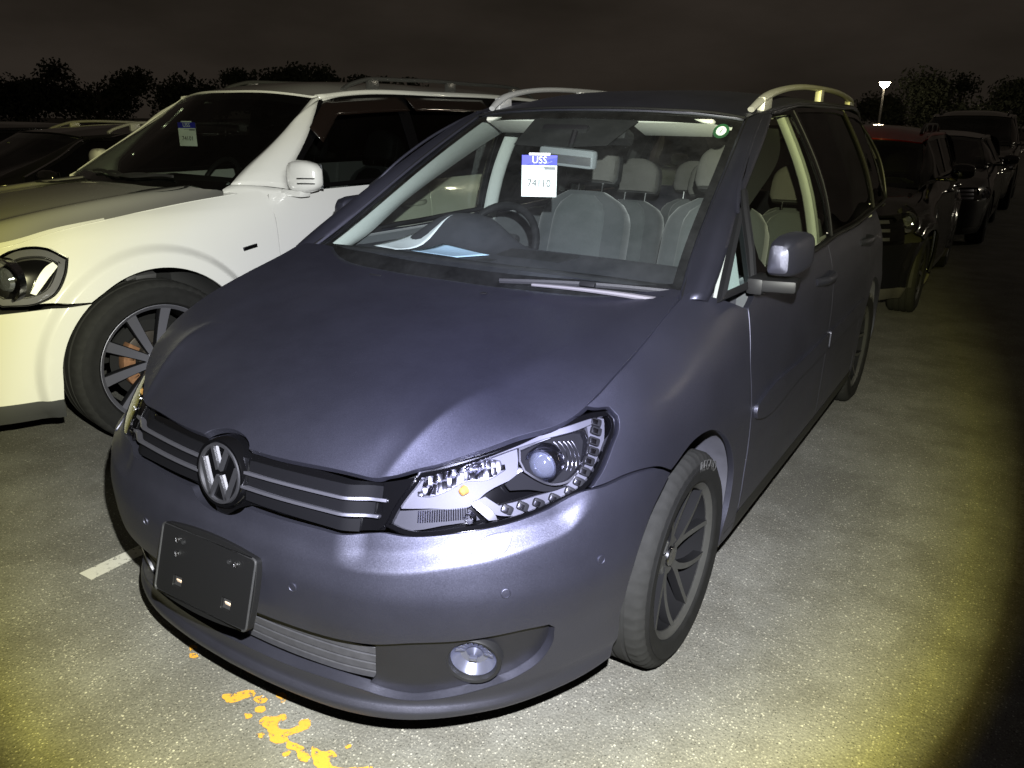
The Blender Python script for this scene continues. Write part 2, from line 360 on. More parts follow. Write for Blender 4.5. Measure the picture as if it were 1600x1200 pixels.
def glass_mat(name, tint=(.9, .95, .93), fres=1.5, gloss=.02, dust=0):
    m = bpy.data.materials.new(name); m.use_nodes = True; t = m.node_tree; t.nodes.clear(); MATS[name] = m
    o = t.nodes.new('ShaderNodeOutputMaterial'); tr = t.nodes.new('ShaderNodeBsdfTransparent'); g = t.nodes.new('ShaderNodeBsdfGlossy'); x = t.nodes.new('ShaderNodeMixShader')
    tr.inputs[0].default_value = (*tint, 1); g.inputs['Roughness'].default_value = gloss; r0 = ((fres-1)/(fres+1))**2*1.6
    # Schlick reflectance from the facing angle, the same from both sides of the pane
    f = t.nodes.new('ShaderNodeLayerWeight'); f.inputs[0].default_value = .5; pw = t.nodes.new('ShaderNodeMath'); pw.operation = 'POWER'; pw.inputs[1].default_value = 5; ma = t.nodes.new('ShaderNodeMath'); ma.operation = 'MULTIPLY_ADD'; ma.inputs[1].default_value = 1-r0; ma.inputs[2].default_value = r0
    t.links.new(f.outputs['Facing'], pw.inputs[0]); t.links.new(pw.outputs[0], ma.inputs[0])
    t.links.new(ma.outputs[0], x.inputs[0]); t.links.new(tr.outputs[0], x.inputs[1]); t.links.new(g.outputs[0], x.inputs[2]); t.links.new(x.outputs[0], o.inputs[0])
    if dust:    # thin film of dust and wiper smears
        df = t.nodes.new('ShaderNodeBsdfDiffuse'); df.inputs[0].default_value = (.6, .62, .62, 1); x2 = t.nodes.new('ShaderNodeMixShader'); tcn = t.nodes.new('ShaderNodeTexCoord')
        n1 = t.nodes.new('ShaderNodeTexNoise'); n1.inputs['Scale'].default_value = 7; n1.inputs['Detail'].default_value = 9; n1.inputs['Roughness'].default_value = .7; t.links.new(tcn.outputs['Object'], n1.inputs[0])
        mr = t.nodes.new('ShaderNodeMapRange'); mr.inputs[1].default_value = .35; mr.inputs[2].default_value = .75; mr.inputs[3].default_value = dust*.4; mr.inputs[4].default_value = dust*1.8; t.links.new(n1.outputs[0], mr.inputs[0])
        t.links.new(mr.outputs[0], x2.inputs[0]); t.links.new(x.outputs[0], x2.inputs[1]); t.links.new(df.outputs[0], x2.inputs[2]); t.links.new(x2.outputs[0], o.inputs[0])
    return m
M = MATS
mat('liner_grey', (.06, .06, .075), .7, noise=(14, .4)); mat('carrier_plastic', (.006, .006, .0065), .5, spec=.2, bump=(1200, .2)); mat('clip_beige', (.55, .42, .32), .8)
# (p2m needs helpers)
glass_mat('pale_glass', (.9, .95, .95), 1.5)
mat('mirror_shell', (.16, .17, .18), .35)
mat('emblem_chrome', (.15, .15, .17), .40, .9)
mat('grille_chrome', (.26, .26, .31), .40, .9)
mat('fog_reflector', (.22, .23, .31), .28, .8)
mat('louvre_black', (.003, .003, .004), .7, spec=.12)
# ------------------------------------------------------------------ ground
def asphalt():
    m = bpy.data.materials.new('asphalt'); m.use_nodes = True; t = m.node_tree; b = t.nodes['Principled BSDF']; L = t.links.new; N = t.nodes.new
    g = N('ShaderNodeNewGeometry'); 
    def noise(s, d=4, r=.6):
        n = N('ShaderNodeTexNoise'); n.inputs['Scale'].default_value = s; n.inputs['Detail'].default_value = d; n.inputs['Roughness'].default_value = r; L(g.outputs['Position'], n.inputs[0]); return n.outputs[0]
    def ramp(x, stops):
        r = N('ShaderNodeValToRGB'); L(x, r.inputs[0]); e = r.color_ramp.elements; e[0].position, e[0].color = stops[0][0], (*stops[0][1], 1); e[1].position, e[1].color = stops[-1][0], (*stops[-1][1], 1)
        for p, c in stops[1:-1]: k = e.new(p); k.color = (*c, 1)
        return r.outputs[0]
    def mix(f, a, c, bt='MIX'):
        x = N('ShaderNodeMix'); x.data_type = 'RGBA'; x.blend_type = bt
        for sock, v in ((0, f), (6, a), (7, c)):
            if isinstance(v, (int, float)): x.inputs[sock].default_value = v
            elif isinstance(v, tuple): x.inputs[sock].default_value = (*v, 1)
            else: L(v, x.inputs[sock])
        return x.outputs[2]
    base = ramp(noise(1.1, 6), [(.3, (.122, .120, .115)), (.7, (.168, .165, .158))])
    fine = ramp(noise(160, 3, .7), [(.35, (.70, .70, .70)), (.68, (1.25, 1.25, 1.23))]); col = mix(1., base, fine, 'MULTIPLY')
    # stones of the aggregate: pale and dark chips of several sizes
    hs = []
    for sc, th, pick, c in ((110, .30, .82, (.33, .32, .30)), (170, .32, .70, (.25, .24, .22)), (60, .20, .92, (.38, .37, .34)), (140, .30, .84, (.065, .064, .060)), (80, .20, .88, (.07, .069, .065))):
        v = N('ShaderNodeTexVoronoi'); v.inputs['Scale'].default_value = sc; v.inputs['Randomness'].default_value = 1; L(g.outputs['Position'], v.inputs[0])
        lt = N('ShaderNodeMath'); lt.operation = 'LESS_THAN'; lt.inputs[1].default_value = th; L(v.outputs['Distance'], lt.inputs[0])
        sp = N('ShaderNodeSeparateColor'); L(v.outputs['Color'], sp.inputs[0]); gt = N('ShaderNodeMath'); gt.operation = 'GREATER_THAN'; gt.inputs[1].default_value = pick; L(sp.outputs[0], gt.inputs[0])
        mu = N('ShaderNodeMath'); mu.operation = 'MULTIPLY'; L(lt.outputs[0], mu.inputs[0]); L(gt.outputs[0], mu.inputs[1]); col = mix(mu.outputs[0], col, c)
    st = ramp(noise(2.6, 7, .7), [(.42, (.78, .77, .74)), (.6, (1.06, 1.06, 1.05))]); col = mix(1., col, st, 'MULTIPLY')
    # hairline crack wandering across the bay
    L(col, b.inputs['Base Color']); b.inputs['Roughness'].default_value = .88; b.inputs['Specular IOR Level'].default_value = .35
    v = N('ShaderNodeTexVoronoi'); v.inputs['Scale'].default_value = 110; L(g.outputs['Position'], v.inputs[0]); bp = N('ShaderNodeBump'); bp.inputs['Strength'].default_value = .5; bp.inputs['Distance'].default_value = .003; L(v.outputs['Distance'], bp.inputs['Height']); bp.invert = True
    n = noise(300, 3); bp2 = N('ShaderNodeBump'); bp2.inputs['Strength'].default_value = .4; bp2.inputs['Distance'].default_value = .002; L(n, bp2.inputs['Height']); L(bp.outputs[0], bp2.inputs['Normal']); L(bp2.outputs[0], b.inputs['Normal'])
    return m
asphalt_m = asphalt()
gr = mesh_obj('ground', [(-250, -250, 0), (250, -250, 0), (250, 250, 0), (-250, 250, 0)], [(0, 1, 2, 3)], asphalt_m, None, False); gr['kind'] = 'structure'; gr['label'] = 'worn grey asphalt of the car park'
# ---- master surfaces of the grey minivan (front axle at y=0, nose towards -y)
T_PLAN=[(0,-.922),(.15,-.917),(.30,-.901),(.46,-.866),(.60,-.797),(.713,-.699),(.792,-.583),(.849,-.452),(.88,-.315),(.891,-.14),(.894,.1),(.895,.5),(.897,1.2),(.897,2.0),(.890,2.6),(.87,3.0),(.83,3.25),(.74,3.40),(.55,3.465),(.3,3.48),(0,3.485)]
#        nose   .33   .50   .68   .85   fend  arch  door  rear  rearc end
T_US= [0,    .30,  .50,  .74,  1.0,  1.25, 1.52, 1.95, 3.6, 4.3, 5.6]
T_ZS=  [.14,.180,.205,.230,.27,.37,.45,.52,.58,.62,.70,.765,.85,.92,.98,1.03,1.08]
T_TAB=[
 [.10,.10,.11,.13,.14,.15,.13,.10,.10,.12,.12],   # .10
 [.025,.025,.035,.065,.075,.075,.06,.045,.05,.06,.06],# .15
 [.015,.018,.030,.050,.06,.06,.05,.030,.03,.03,.03],# .185
 [.030,.030,.040,.056,.062,.055,.04,.020,.02,.02,.02],# .215
 [.024,.024,.030,.044,.045,.04,.03,.012,.01,.01,.01],# .25
 [.016,.014,.014,.020,.022,.015,.006,.004,.0,.0,.0],# .36
 [.002,.002,.003,.004,.006,.002,.000,.002,.0,.0,.0],# .45
 [.000,.000,.000,.000,.000,.000,.000,.000,.0,.0,.0],# .52
 [.016,.012,.008,.007,.004,.001,.000,.000,.0,.0,.0],# .58
 [.040,.030,.018,.015,.009,.003,.000,.000,.0,.0,.0],# .62
 [.056,.058,.052,.044,.024,.009,.003,.002,.0,.01,.0],# .70
 [.078,.090,.090,.080,.047,.020,.010,.006,.0,.02,.0],# .765
 [.15,.160,.175,.155,.095,.048,.026,.012,.005,.03,.02],# .85
 [.23,.24,.25,.230,.165,.100,.056,.022,.015,.045,.05],# .92
 [.32,.33,.34,.310,.245,.165,.098,.036,.028,.06,.09],# .98
 [.42,.43,.44,.410,.34,.25,.150,.055,.045,.085,.12],# 1.03
 [.52,.53,.54,.520,.45,.35,.215,.085,.075,.11,.16]]# 1.08
TW=Wrap(T_PLAN,T_US,T_ZS,T_TAB)
T_LEDGE=pchip([0,.36,.444,.546,.64,.754,.835,.924,.986,1.1],[.585,.585,.588,.595,.609,.623,.635,.651,.685,.72])
def t_extra(u,z):
    zl=T_LEDGE(u)[...,0];A=np.clip((u-.37)/.085,0,1)*np.clip((1.02-u)/.12,0,1);A=A*A*(3-2*A)
    d=z-zl
    return A*.62*(softplus(d,.0016)-softplus(d-.031,.004))
TW=Wrap(T_PLAN,T_US,T_ZS,T_TAB,t_extra)
class Off:
    def __init__(s,S,d): s.S=S;s.d=d
    def P(s,u,z,off=0): u=np.asarray(u,float);z=np.asarray(z,float);return s.S.P(u,z)+(s.d+off)*s.S.nrm(u,z)
    def nrm(s,u,z,e=.004): return s.S.nrm(np.asarray(u,float),np.asarray(z,float))
XC=pchip([-.9,-.765,-.70,-.6,-.472,-.308,-.1,.156,.3],[.40,.433,.453,.483,.52,.561,.597,.606,.61])
def h_extra(x,y):
    y=np.asarray(y,float);d=np.abs(x)-XC(y)[...,0]
    k=np.interp(y,[-.85,-.70,-.5,-.3,-.1,.1],[.55,.80,.66,.40,.18,0.])
    return -k*softplus(d,.003+.030*np.clip((y+.62)/.6,0,1))
H_PTS=[(0,-.842,.772),(.15,-.830,.772),(.337,-.796,.769),(.425,-.772,.765),(.497,-.723,.786),(.573,-.661,.812),(.652,-.574,.846),(.735,-.444,.880),(.753,-.305,.934),(.756,-.133,.985),(.75,.041,1.033),(.743,.14,1.060),
 (0,-.818,.791),(.2,-.798,.788),(0,-.74,.832),(.2,-.73,.831),(.38,-.715,.822),(.450,-.705,.822),(0,-.62,.878),(.25,-.62,.877),(.45,-.62,.871),(0,-.45,.924),(.25,-.45,.922),(.48,-.45,.916),(.522,-.45,.913),(0,-.25,.969),(.3,-.25,.967),(.54,-.25,.962),(0,0,1.009),(.3,0,1.008),(.58,0,1.006),
 (0,.245,1.035),(.25,.235,1.036),(.45,.22,1.040),(.62,.19,1.047)]
TH=Height(H_PTS,(0,1,2),sym=0,extra=h_extra)
TO = {'arch': [(1.15, 0.226), (1.117, 0.475), (1.198, 0.615), (1.292, 0.689), (1.429, 0.719), (1.543, 0.714), (1.653, 0.662), (1.74, 0.591), (1.799, 0.485),
          (1.791, 0.411), (1.772, 0.33)],
 'bar': [(0.701, 0.724), (0.72, 0.729), (0.763, 0.696), (0.766, 0.688), (0.744, 0.688)],
 'bars': [(0.491, 0.734), (0.473, 0.7), (0.461, 0.762), (0.415, 0.657), (0.469, 0.752)],
 'bezel': [(0.55, 0.77), (0.499, 0.71), (0.591, 0.715), (0.701, 0.72), (0.742, 0.744), (0.834, 0.771), (0.846, 0.804), (0.85, 0.824), (0.742, 0.81),
           (0.595, 0.784)],
 'bowl': [(0.854, 0.824), (0.923, 0.839), (0.996, 0.857), (1.037, 0.851), (1.04, 0.828), (1.017, 0.788), (0.981, 0.761), (0.951, 0.744), (0.919, 0.742),
          (0.884, 0.758), (0.855, 0.778), (0.847, 0.8)],
 'brow': [(0.56, 0.786), (0.742, 0.816), (0.903, 0.844), (1.02, 0.868), (1.07, 0.872), (1.059, 0.859), (0.964, 0.844), (0.899, 0.832), (0.837, 0.822),
          (0.74, 0.805), (0.598, 0.783), (0.556, 0.763)],
 'bulb': [(0.7, 0.701)],
 'doorshut': [(1.892, 0.982), (1.879, 0.831), (1.92, 0.656)],
 'fendbump': [(0.999, 0.72), (1.108, 0.731), (1.176, 0.727), (1.292, 0.684)],
 'fog': [(0.467, 0.405), (0.556, 0.422), (0.662, 0.428), (0.733, 0.433), (0.879, 0.429), (0.891, 0.417), (0.893, 0.366), (0.869, 0.323), (0.822, 0.292),
         (0.74, 0.27), (0.62, 0.241), (0.54, 0.225)],
 'foglamp': [(0.707, 0.335)],
 'headlight': [(0.567, 0.782), (0.689, 0.806), (0.849, 0.837), (1.023, 0.876), (1.076, 0.88), (1.117, 0.878), (1.125, 0.86), (1.12, 0.845), (1.082, 0.806),
               (1.041, 0.764), (0.988, 0.728), (0.899, 0.696), (0.808, 0.681), (0.681, 0.669), (0.537, 0.661), (0.486, 0.674), (0.508, 0.715)],
 'leds': [(1.074, 0.861), (1.065, 0.843), (1.05, 0.823), (1.04, 0.803), (1.021, 0.785), (1.0, 0.765), (0.98, 0.744), (0.955, 0.725), (0.917, 0.714),
          (0.877, 0.71), (0.835, 0.709), (0.794, 0.707)],
 'lowlens': [(0.497, 0.704), (0.591, 0.713), (0.678, 0.718), (0.701, 0.71), (0.723, 0.69), (0.637, 0.682), (0.53, 0.67), (0.486, 0.679)],
 'orange': [(0.684, 0.755)],
 'proj': [(0.91, 0.789)],
 'qwb': [(1.745, 1.026), (1.892, 0.982)],
 'sensors': [(0.273, 0.51), (0.767, 0.542), (1.01, 0.561)],
 'shut': [(1.027, 0.879), (1.189, 0.934), (1.376, 0.984), (1.552, 1.032)],
 'strip': [(1.075, 0.874), (1.105, 0.866), (1.09, 0.834), (1.063, 0.791), (1.024, 0.752), (0.985, 0.726), (0.955, 0.707), (0.91, 0.694), (0.818, 0.691),
           (0.768, 0.697), (0.706, 0.727), (0.74, 0.737), (0.775, 0.716), (0.87, 0.725), (0.944, 0.736), (0.984, 0.765), (1.022, 0.799), (1.042, 0.834),
           (1.049, 0.86)],
 'turn': [(0.585, 0.78), (0.665, 0.803), (0.742, 0.812), (0.794, 0.805), (0.805, 0.787), (0.756, 0.771), (0.685, 0.768), (0.636, 0.75), (0.598, 0.739),
          (0.562, 0.738)],
 'washer': [(0.689, 0.616), (0.702, 0.632), (0.727, 0.651), (0.798, 0.657), (0.783, 0.635), (0.763, 0.621)],
 'wing': [(0.797, 0.758), (0.845, 0.779), (0.882, 0.755), (0.921, 0.738), (0.953, 0.738), (0.916, 0.731), (0.855, 0.742), (0.808, 0.745)]}
# ================================================================== grey minivan
def Q(v): return np.array(v, float)
G_PTS=[(.815,.20,1.035),(.848,.40,1.04),(.862,.8,1.05),(.868,1.3,1.06),(.868,1.8,1.06),(.862,2.3,1.08),(.845,2.8,1.08),(.80,3.2,1.08),
 (.745,.56,1.245),(.765,.8,1.27),(.785,1.1,1.28),(.798,1.5,1.29),(.80,2.0,1.30),(.79,2.5,1.30),(.765,2.9,1.30),(.71,3.2,1.30),
 (.678,.98,1.44),(.70,1.3,1.46),(.715,1.7,1.47),(.715,2.2,1.47),(.70,2.7,1.46),(.64,3.1,1.44),
 (.635,1.14,1.52),(.65,1.3,1.55),(.662,1.7,1.565),(.662,2.3,1.565),(.645,2.8,1.555),(.59,3.1,1.52),(.868,.8,.98),(.876,1.5,.98),(.872,2.3,1.0)]
TG=Height(G_PTS,(1,2,0))
RF_PTS=[(0,.965,1.545),(0,1.3,1.603),(0,1.7,1.632),(0,2.3,1.635),(0,2.9,1.612),(0,3.25,1.565),(.3,.985,1.541),(.35,1.3,1.597),(.35,1.7,1.623),(.35,2.3,1.626),(.35,2.9,1.602),(.33,3.22,1.555),
 (.585,1.06,1.513),(.61,1.2,1.538),(.622,1.4,1.562),(.632,1.7,1.580),(.634,2.3,1.582),(.618,2.8,1.568),(.565,3.15,1.522)]
TR=Height(RF_PTS,(0,1,2),sym=0)
WS_E=[(.735,.115,1.015),(.718,.19,1.050),(.682,.37,1.150),(.645,.64,1.300),(.612,.87,1.42),(.585,1.05,1.508)]
WS_PTS=WS_E+[(0,.05,1.015),(.35,.065,1.015),(0,.23,1.13),(.35,.26,1.13),(0,.48,1.29),(.33,.51,1.29),(0,.72,1.42),(.3,.745,1.42),(0,.945,1.535),(.3,.965,1.53)]
TS=Height(WS_PTS,(0,2,1),sym=0)
def TWy(y): return TW.u_of_y(y)

def car_paint(name, col, rough, metal, coat, flake=0.0, dust=0.0):
    """satin or gloss metallic paint: flake sparkle in the normal, faint dust film"""
    m = mat(name, col, rough, metal, coat=coat, coat_r=.20, spec=.5); t = m.node_tree; b = t.nodes['Principled BSDF']; tcn = t.nodes.new('ShaderNodeTexCoord')
    if flake:
        v = t.nodes.new('ShaderNodeTexVoronoi'); v.inputs['Scale'].default_value = 900; t.links.new(tcn.outputs['Object'], v.inputs[0])
        g = t.nodes.new('ShaderNodeNewGeometry'); s = t.nodes.new('ShaderNodeVectorMath'); s.operation = 'SUBTRACT'; s.inputs[1].default_value = (.5, .5, .5); t.links.new(v.outputs['Color'], s.inputs[0])
        sc = t.nodes.new('ShaderNodeVectorMath'); sc.operation = 'SCALE'; sc.inputs['Scale'].default_value = flake; t.links.new(s.outputs[0], sc.inputs[0])
        ad = t.nodes.new('ShaderNodeVectorMath'); ad.operation = 'ADD'; t.links.new(g.outputs['Normal'], ad.inputs[0]); t.links.new(sc.outputs[0], ad.inputs[1])
        nm = t.nodes.new('ShaderNodeVectorMath'); nm.operation = 'NORMALIZE'; t.links.new(ad.outputs[0], nm.inputs[0]); t.links.new(nm.outputs[0], b.inputs['Normal'])
    n = t.nodes.new('ShaderNodeTexNoise'); n.inputs['Scale'].default_value = 3.0; n.inputs['Detail'].default_value = 8; n.inputs['Roughness'].default_value = .65; t.links.new(tcn.outputs['Object'], n.inputs[0])
    mr = t.nodes.new('ShaderNodeMapRange'); mr.inputs[1].default_value = .35; mr.inputs[2].default_value = .75; mr.inputs[3].default_value = rough-.03; mr.inputs[4].default_value = rough+.06
    t.links.new(n.outputs[0], mr.inputs[0]); t.links.new(mr.outputs[0], b.inputs['Roughness'])
    if dust:   # speckle of dust and dried drops
        n2_ = t.nodes.new('ShaderNodeTexVoronoi'); n2_.inputs['Scale'].default_value = 55; t.links.new(tcn.outputs['Object'], n2_.inputs[0])
        lt = t.nodes.new('ShaderNodeMath'); lt.operation = 'LESS_THAN'; lt.inputs[1].default_value = .045; t.links.new(n2_.outputs['Distance'], lt.inputs[0])
        n3 = t.nodes.new('ShaderNodeTexNoise'); n3.inputs['Scale'].default_value = 9; t.links.new(tcn.outputs['Object'], n3.inputs[0])
        gt = t.nodes.new('ShaderNodeMath'); gt.operation = 'GREATER_THAN'; gt.inputs[1].default_value = .60; t.links.new(n3.outputs[0], gt.inputs[0])
        mu = t.nodes.new('ShaderNodeMath'); mu.operation = 'MULTIPLY'; t.links.new(lt.outputs[0], mu.inputs[0]); t.links.new(gt.outputs[0], mu.inputs[1])
        m3 = t.nodes.new('ShaderNodeMath'); m3.operation = 'MULTIPLY'; m3.inputs[1].default_value = dust; t.links.new(mu.outputs[0], m3.inputs[0])
        mx = t.nodes.new('ShaderNodeMix'); mx.data_type = 'RGBA'; mx.inputs[6].default_value = (*col, 1); mx.inputs[7].default_value = (.35, .34, .36, 1); t.links.new(m3.outputs[0], mx.inputs[0]); t.links.new(mx.outputs[2], b.inputs['Base Color'])
    return m
car_paint('grey_paint', (.075, .076, .105), .50, .92, .08, flake=.12, dust=.22)
car_paint('dark_satin', (.034, .034, .042), .48, .80, .10, flake=.08); mat('black_plastic', (.018, .018, .020), .55, bump=(900, .25)); mat('black_gloss', (.0022, .0022, .0026), .10, coat=.6); mat('satin_black', (.010, .010, .011), .48, spec=.25)
mat('chrome', (.75, .75, .78), .12, 1); mat('dark_chrome', (.30, .30, .33), .22, 1); mat('silver_trim', (.52, .52, .54), .5, .55); mat('bright_reflector', (.40, .40, .46), .18, 1)
mat('lamp_silver', (.070, .070, .084), .60, .35); mat('black_void', (.004, .004, .004), .9); mat('rubber', (.010, .010, .010), .75, spec=.2, noise=(30, .35), bump=(500, .2)); mat('tread_rubber', (.018, .018, .0175), .9, spec=.2, noise=(40, .3))
mat('rim_grey', (.058, .058, .056), .5, .4, noise=(40, .2)); mat('rim_dark', (.007, .007, .008), .8, spec=.1); mat('rusty_iron', (.19, .095, .045), .8, .2, noise=(60, .5)); mat('disc_steel', (.05, .043, .036), .5, .6, noise=(40, .4))
mat('seat_cloth', (.062, .068, .070), .95, noise=(260, .35), sheen=.3); mat('seat_bolster', (.048, .052, .055), .95, noise=(300, .3), sheen=.3); mat('headrest_cloth', (.085, .082, .078), .95, noise=(300, .3))
mat('headliner', (.50, .50, .46), .95, noise=(80, .08)); mat('pillar_trim', (.36, .385, .365), .8, noise=(60, .06)); mat('dash_plastic', (.035, .036, .044), .75, bump=(700, .5)); mat('black_interior', (.012, .012, .013), .7)
mat('paper', (.72, .76, .78), .9, noise=(20, .04)); mat('paper_blue', (.45, .62, .80), .9, noise=(18, .05)); mat('tag_white', (.78, .80, .80), .7); mat('tag_blue', (.012, .018, .42), .5); mat('ink', (.02, .02, .025), .8); mat('grey_ink', (.22, .22, .24), .8)
mat('orange_bulb', (.38, .20, .05), .5); mat('lens_solid', (.55, .56, .62), .04, 0, trans=.0, spec=1.); mat('sticker_green', (.010, .065, .022), .6); mat('seam_metal', (.4, .4, .42), .35, .9)
mat('white_print', (.75, .78, .78), .7); mat('slat_grey', (.036, .036, .042), .55, noise=(45, .35)); mat('slat_dirt', (.025, .025, .027), .8); mat('sidewall_text', (.055, .055, .055), .7); mat('mirror_glass', (.55, .57, .6), .15, 1)
glass_mat('clear_glass', (.88, .93, .91), 1.45, dust=.016); glass_mat('side_glass', (.78, .81, .70), 1.45); glass_mat('privacy_glass', (.06, .065, .065), 1.5); glass_mat('lamp_glass', (.97, .97, 1.), 1.36)

van = empty('minivan'); tag(van, 'satin dark grey minivan with torchlit bonnet and no number plate, nearest the camera', 'minivan')
P3 = M['grey_paint']
def U(l): return [tuple(p) for p in l]
ARCH = [(1.141, .233), (1.112, .36), (1.117, .475), (1.193, .617), (1.288, .691), (1.425, .722), (1.543, .712), (1.653, .664), (1.74, .591), (1.797, .485), (1.800, .40), (1.785, .30)]
# --- front bumper: one skin from arch to arch with the lower opening cut out
half = [(0, .185), (.30, .185), (.48, .186), (.80, .188), (1.0, .192), (1.135, .20)]+ARCH[:4]+[(1.284, .687), (1.23, .716), (1.172, .729), (1.105, .733), (1.03, .727), (.986, .727), (.895, .699), (.805, .683), (.68, .670), (.537, .660), (.485, .662), (.440, .655), (.414, .652), (.33, .650), (.21, .647), (.100, .646), (.088, .634), (.068, .622), (.04, .614), (0, .611)]
b_out = half+[(-a, b) for a, b in half[::-1] if a > 1e-6]
oh = [(0, .392), (.215, .394), (.373, .397), (.467, .405), (.556, .421), (.662, .428), (.733, .433), (.81, .436), (.875, .431), (.891, .417), (.893, .366), (.87, .322), (.822, .292), (.74, .268), (.62, .244), (.541, .238), (.47, .246), (.43, .256), (.38, .262), (.20, .262), (0, .262)]
b_hole = oh+[(-a, b) for a, b in oh[::-1] if a > 1e-6][:-0 or None]
lg = [(s*u, float(T_LEDGE(Q(u))[0])+d) for s in (1, -1) for u in np.arange(.37, 1.03, .0085) for d in (-.014, -.007, -.002, .0015, .005, .011, .018, .025, .031, .036, .042, .050)]
bump = panel('front_bumper', TW, b_out, P3, van, holes=[b_hole], res=.011, r=.007, gap=.0012, depth=.02, hdepth=.03, lines=lg)
# fog pods and grille insert
for sgn in (1, -1):
    po = [(.462, .402), (.556, .421), (.662, .428), (.733, .433), (.81, .436), (.875, .431), (.891, .417), (.893, .366), (.87, .322), (.822, .292), (.74, .268), (.62, .244), (.541, .238), (.47, .246), (.435, .258), (.452, .285), (.458, .33), (.462, .37)]
    po = [(a*sgn, b) for a, b in po]; fc = (.700*sgn, .342)
    ring = [(fc[0]+.066*math.cos(t), fc[1]+.060*math.sin(t)) for t in np.linspace(0, 2*math.pi, 28, endpoint=False)]
    S2 = Off(TW, -.022)
    pod = panel('fog_light_bezel', S2, po, M['dark_satin'], van, holes=[ring], res=.016, r=.01, gap=.0005, depth=.01, hdepth=.03)
    c = S2.P(Q(fc[0]), Q(fc[1])); n = TW.nrm(Q(fc[0]), Q(fc[1])); n = Vector(n); ax = (n*.55+Vector((0.15*sgn, -1, .02))*.45).normalized()
    fl = empty('fog_light', c, 0, van); fl.rotation_euler = ax.to_track_quat('Z', 'Y').to_euler()
    MB().lathe([(-.05, .068), (.004, .066), (.010, .062), (.008, .056), (.0, .053), (-.03, .051)], 40, 'z').build('ring', M['satin_black'], fl)
    MB().lathe([(-.012, .0005), (-.026, .02), (-.024, .034), (-.006, .052), (-.004, .053)][::-1], 40, 'z').build('reflector', M['fog_reflector'], fl)
    fac = MB()
    for k in range(9):
        t = math.pi*(.05+.1*k); fac.box((.034*math.cos(t), .034*math.sin(t), -.012), (.010, .026, .004), Euler((.5, 0, t-math.pi/2)), .001)
    fac.box((0, .0, -.004), (.018, .010, .012), None, .003); fac.build('facet', M['fog_reflector'], fl)
    MB().lathe([(.001, .052), (.006, .045), (.011, .025), (.012, .0005)], 40, 'z').build('lens', M['lamp_glass'], fl)
# lower grille: backing and five wide slats
panel('grille_backing', Off(TW, -.055), [(-.46, .40), (0, .392), (.46, .40), (.45, .25), (0, .25), (-.45, .25)], M['black_void'], van, res=.04, gap=0, depth=0)
for k in range(5):
    z0 = .268+k*.0258; e = .470
    panel('grille_slat', Off(TW, -.030), [(-e, z0), (0, z0), (e, z0), (e, z0+.0190), (0, z0+.0190), (-e, z0+.0190)], M['slat_grey'], van, res=.018, r=.02, gap=0, depth=.016)
# --- radiator grille
def grille_band(name, z0, z1, x0, x1, off, m, depth=.01, res=.02):
    return panel(name, Off(TW, off), [(x0, z0), ((x0+x1)/2, z0), (x1, z0), (x1, z1), ((x0+x1)/2, z1), (x0, z1)], m, van, res=res, r=.015, gap=0, depth=depth)
gh = [(0, .60), (.10, .645), (.21, .650), (.33, .653), (.414, .655), (.44, .658), (.483, .664), (.500, .700), (.548, .765), (.545, .772), (.455, .758), (.35, .764), (.2, .768), (0, .768)]
panel('grille_backing', Off(TW, -.022), gh+[(-a, b) for a, b in gh[::-1] if a > 1e-6], M['black_gloss'], van, res=.03, r=.015, gap=.001, depth=.0)
for sgn in (1, -1):
    def bp(a0, a1, zf, hh, off, m, nm):
        us = np.linspace(a0, a1, 9); lo = [(sgn*u, zf(u)-hh) for u in us]; hi = [(sgn*u, zf(u)+hh) for u in us[::-1]]
        return panel(nm, Off(TW, off), lo+hi, m, van, res=.012, r=.012, gap=0, depth=.02)
    bp(.085, .468, lambda u: .736-.0*u, .0135, -.013, M['louvre_black'], 'grille_louvre'); bp(.085, .452, lambda u: .703, .0135, -.013, M['louvre_black'], 'grille_louvre'); bp(.085, .425, lambda u: .669, .0125, -.013, M['louvre_black'], 'grille_louvre')
    bp(.08, .487, lambda u: .7225+.012*max(0, u-.43), .0028, .001, M['grille_chrome'], 'grille_bar'); bp(.08, .470, lambda u: .690+.012*max(0, u-.41), .0028, .001, M['grille_chrome'], 'grille_bar')
    # dark wedge between grille and lamp
    panel('grille_end', Off(TW, -.006), [(sgn*a, b) for a, b in [(.470, .757), (.56, .772), (.506, .711), (.486, .674), (.470, .664), (.476, .70)]], M['black_gloss'], van, res=.02, gap=.0005, depth=.02)
# --- emblem: domed disc in a gloss black surround with the two letters
ec = Vector((0, -.864, .702)); en = Vector((0, -1, .16)).normalized()
em_ = empty('emblem', ec, 0, van); em_.rotation_euler = en.to_track_quat('Z', 'Y').to_euler()
MB().lathe([(-.05, .088), (-.008, .087), (.001, .082), (.001, .0765), (-.004, .0745)], 56, 'z').build('surround', M['black_gloss'], em_)
MB().lathe([(-.004, .0005), (-.004, .075)], 56, 'z').build('backplate', M['black_gloss'], em_)
MB().lathe([(-.004, .0745), (.003, .073), (.003, .0675), (-.004, .066)], 64, 'z').build('ring', M['emblem_chrome'], em_)
def stroke(p, q, w): return p, q, w
lt = MB(); w = .0052
def seg(p, q):
    p = Q(p); q = Q(q); d = (q-p)/np.linalg.norm(q-p); nn = Q((-d[1], d[0])); 
    lt.prism([p+nn*w, p-nn*w, q-nn*w, q+nn*w], -.004, .0035, ((0, 0, 0), (1, 0, 0), (0, 1, 0), (0, 0, 1)))
for s in (1, -1):
    seg((s*.0255, .062), (s*.004, .009)); seg((s*.062, .026), (s*.028, -.058)); seg((s*.028, -.060), (s*.002, -.006))
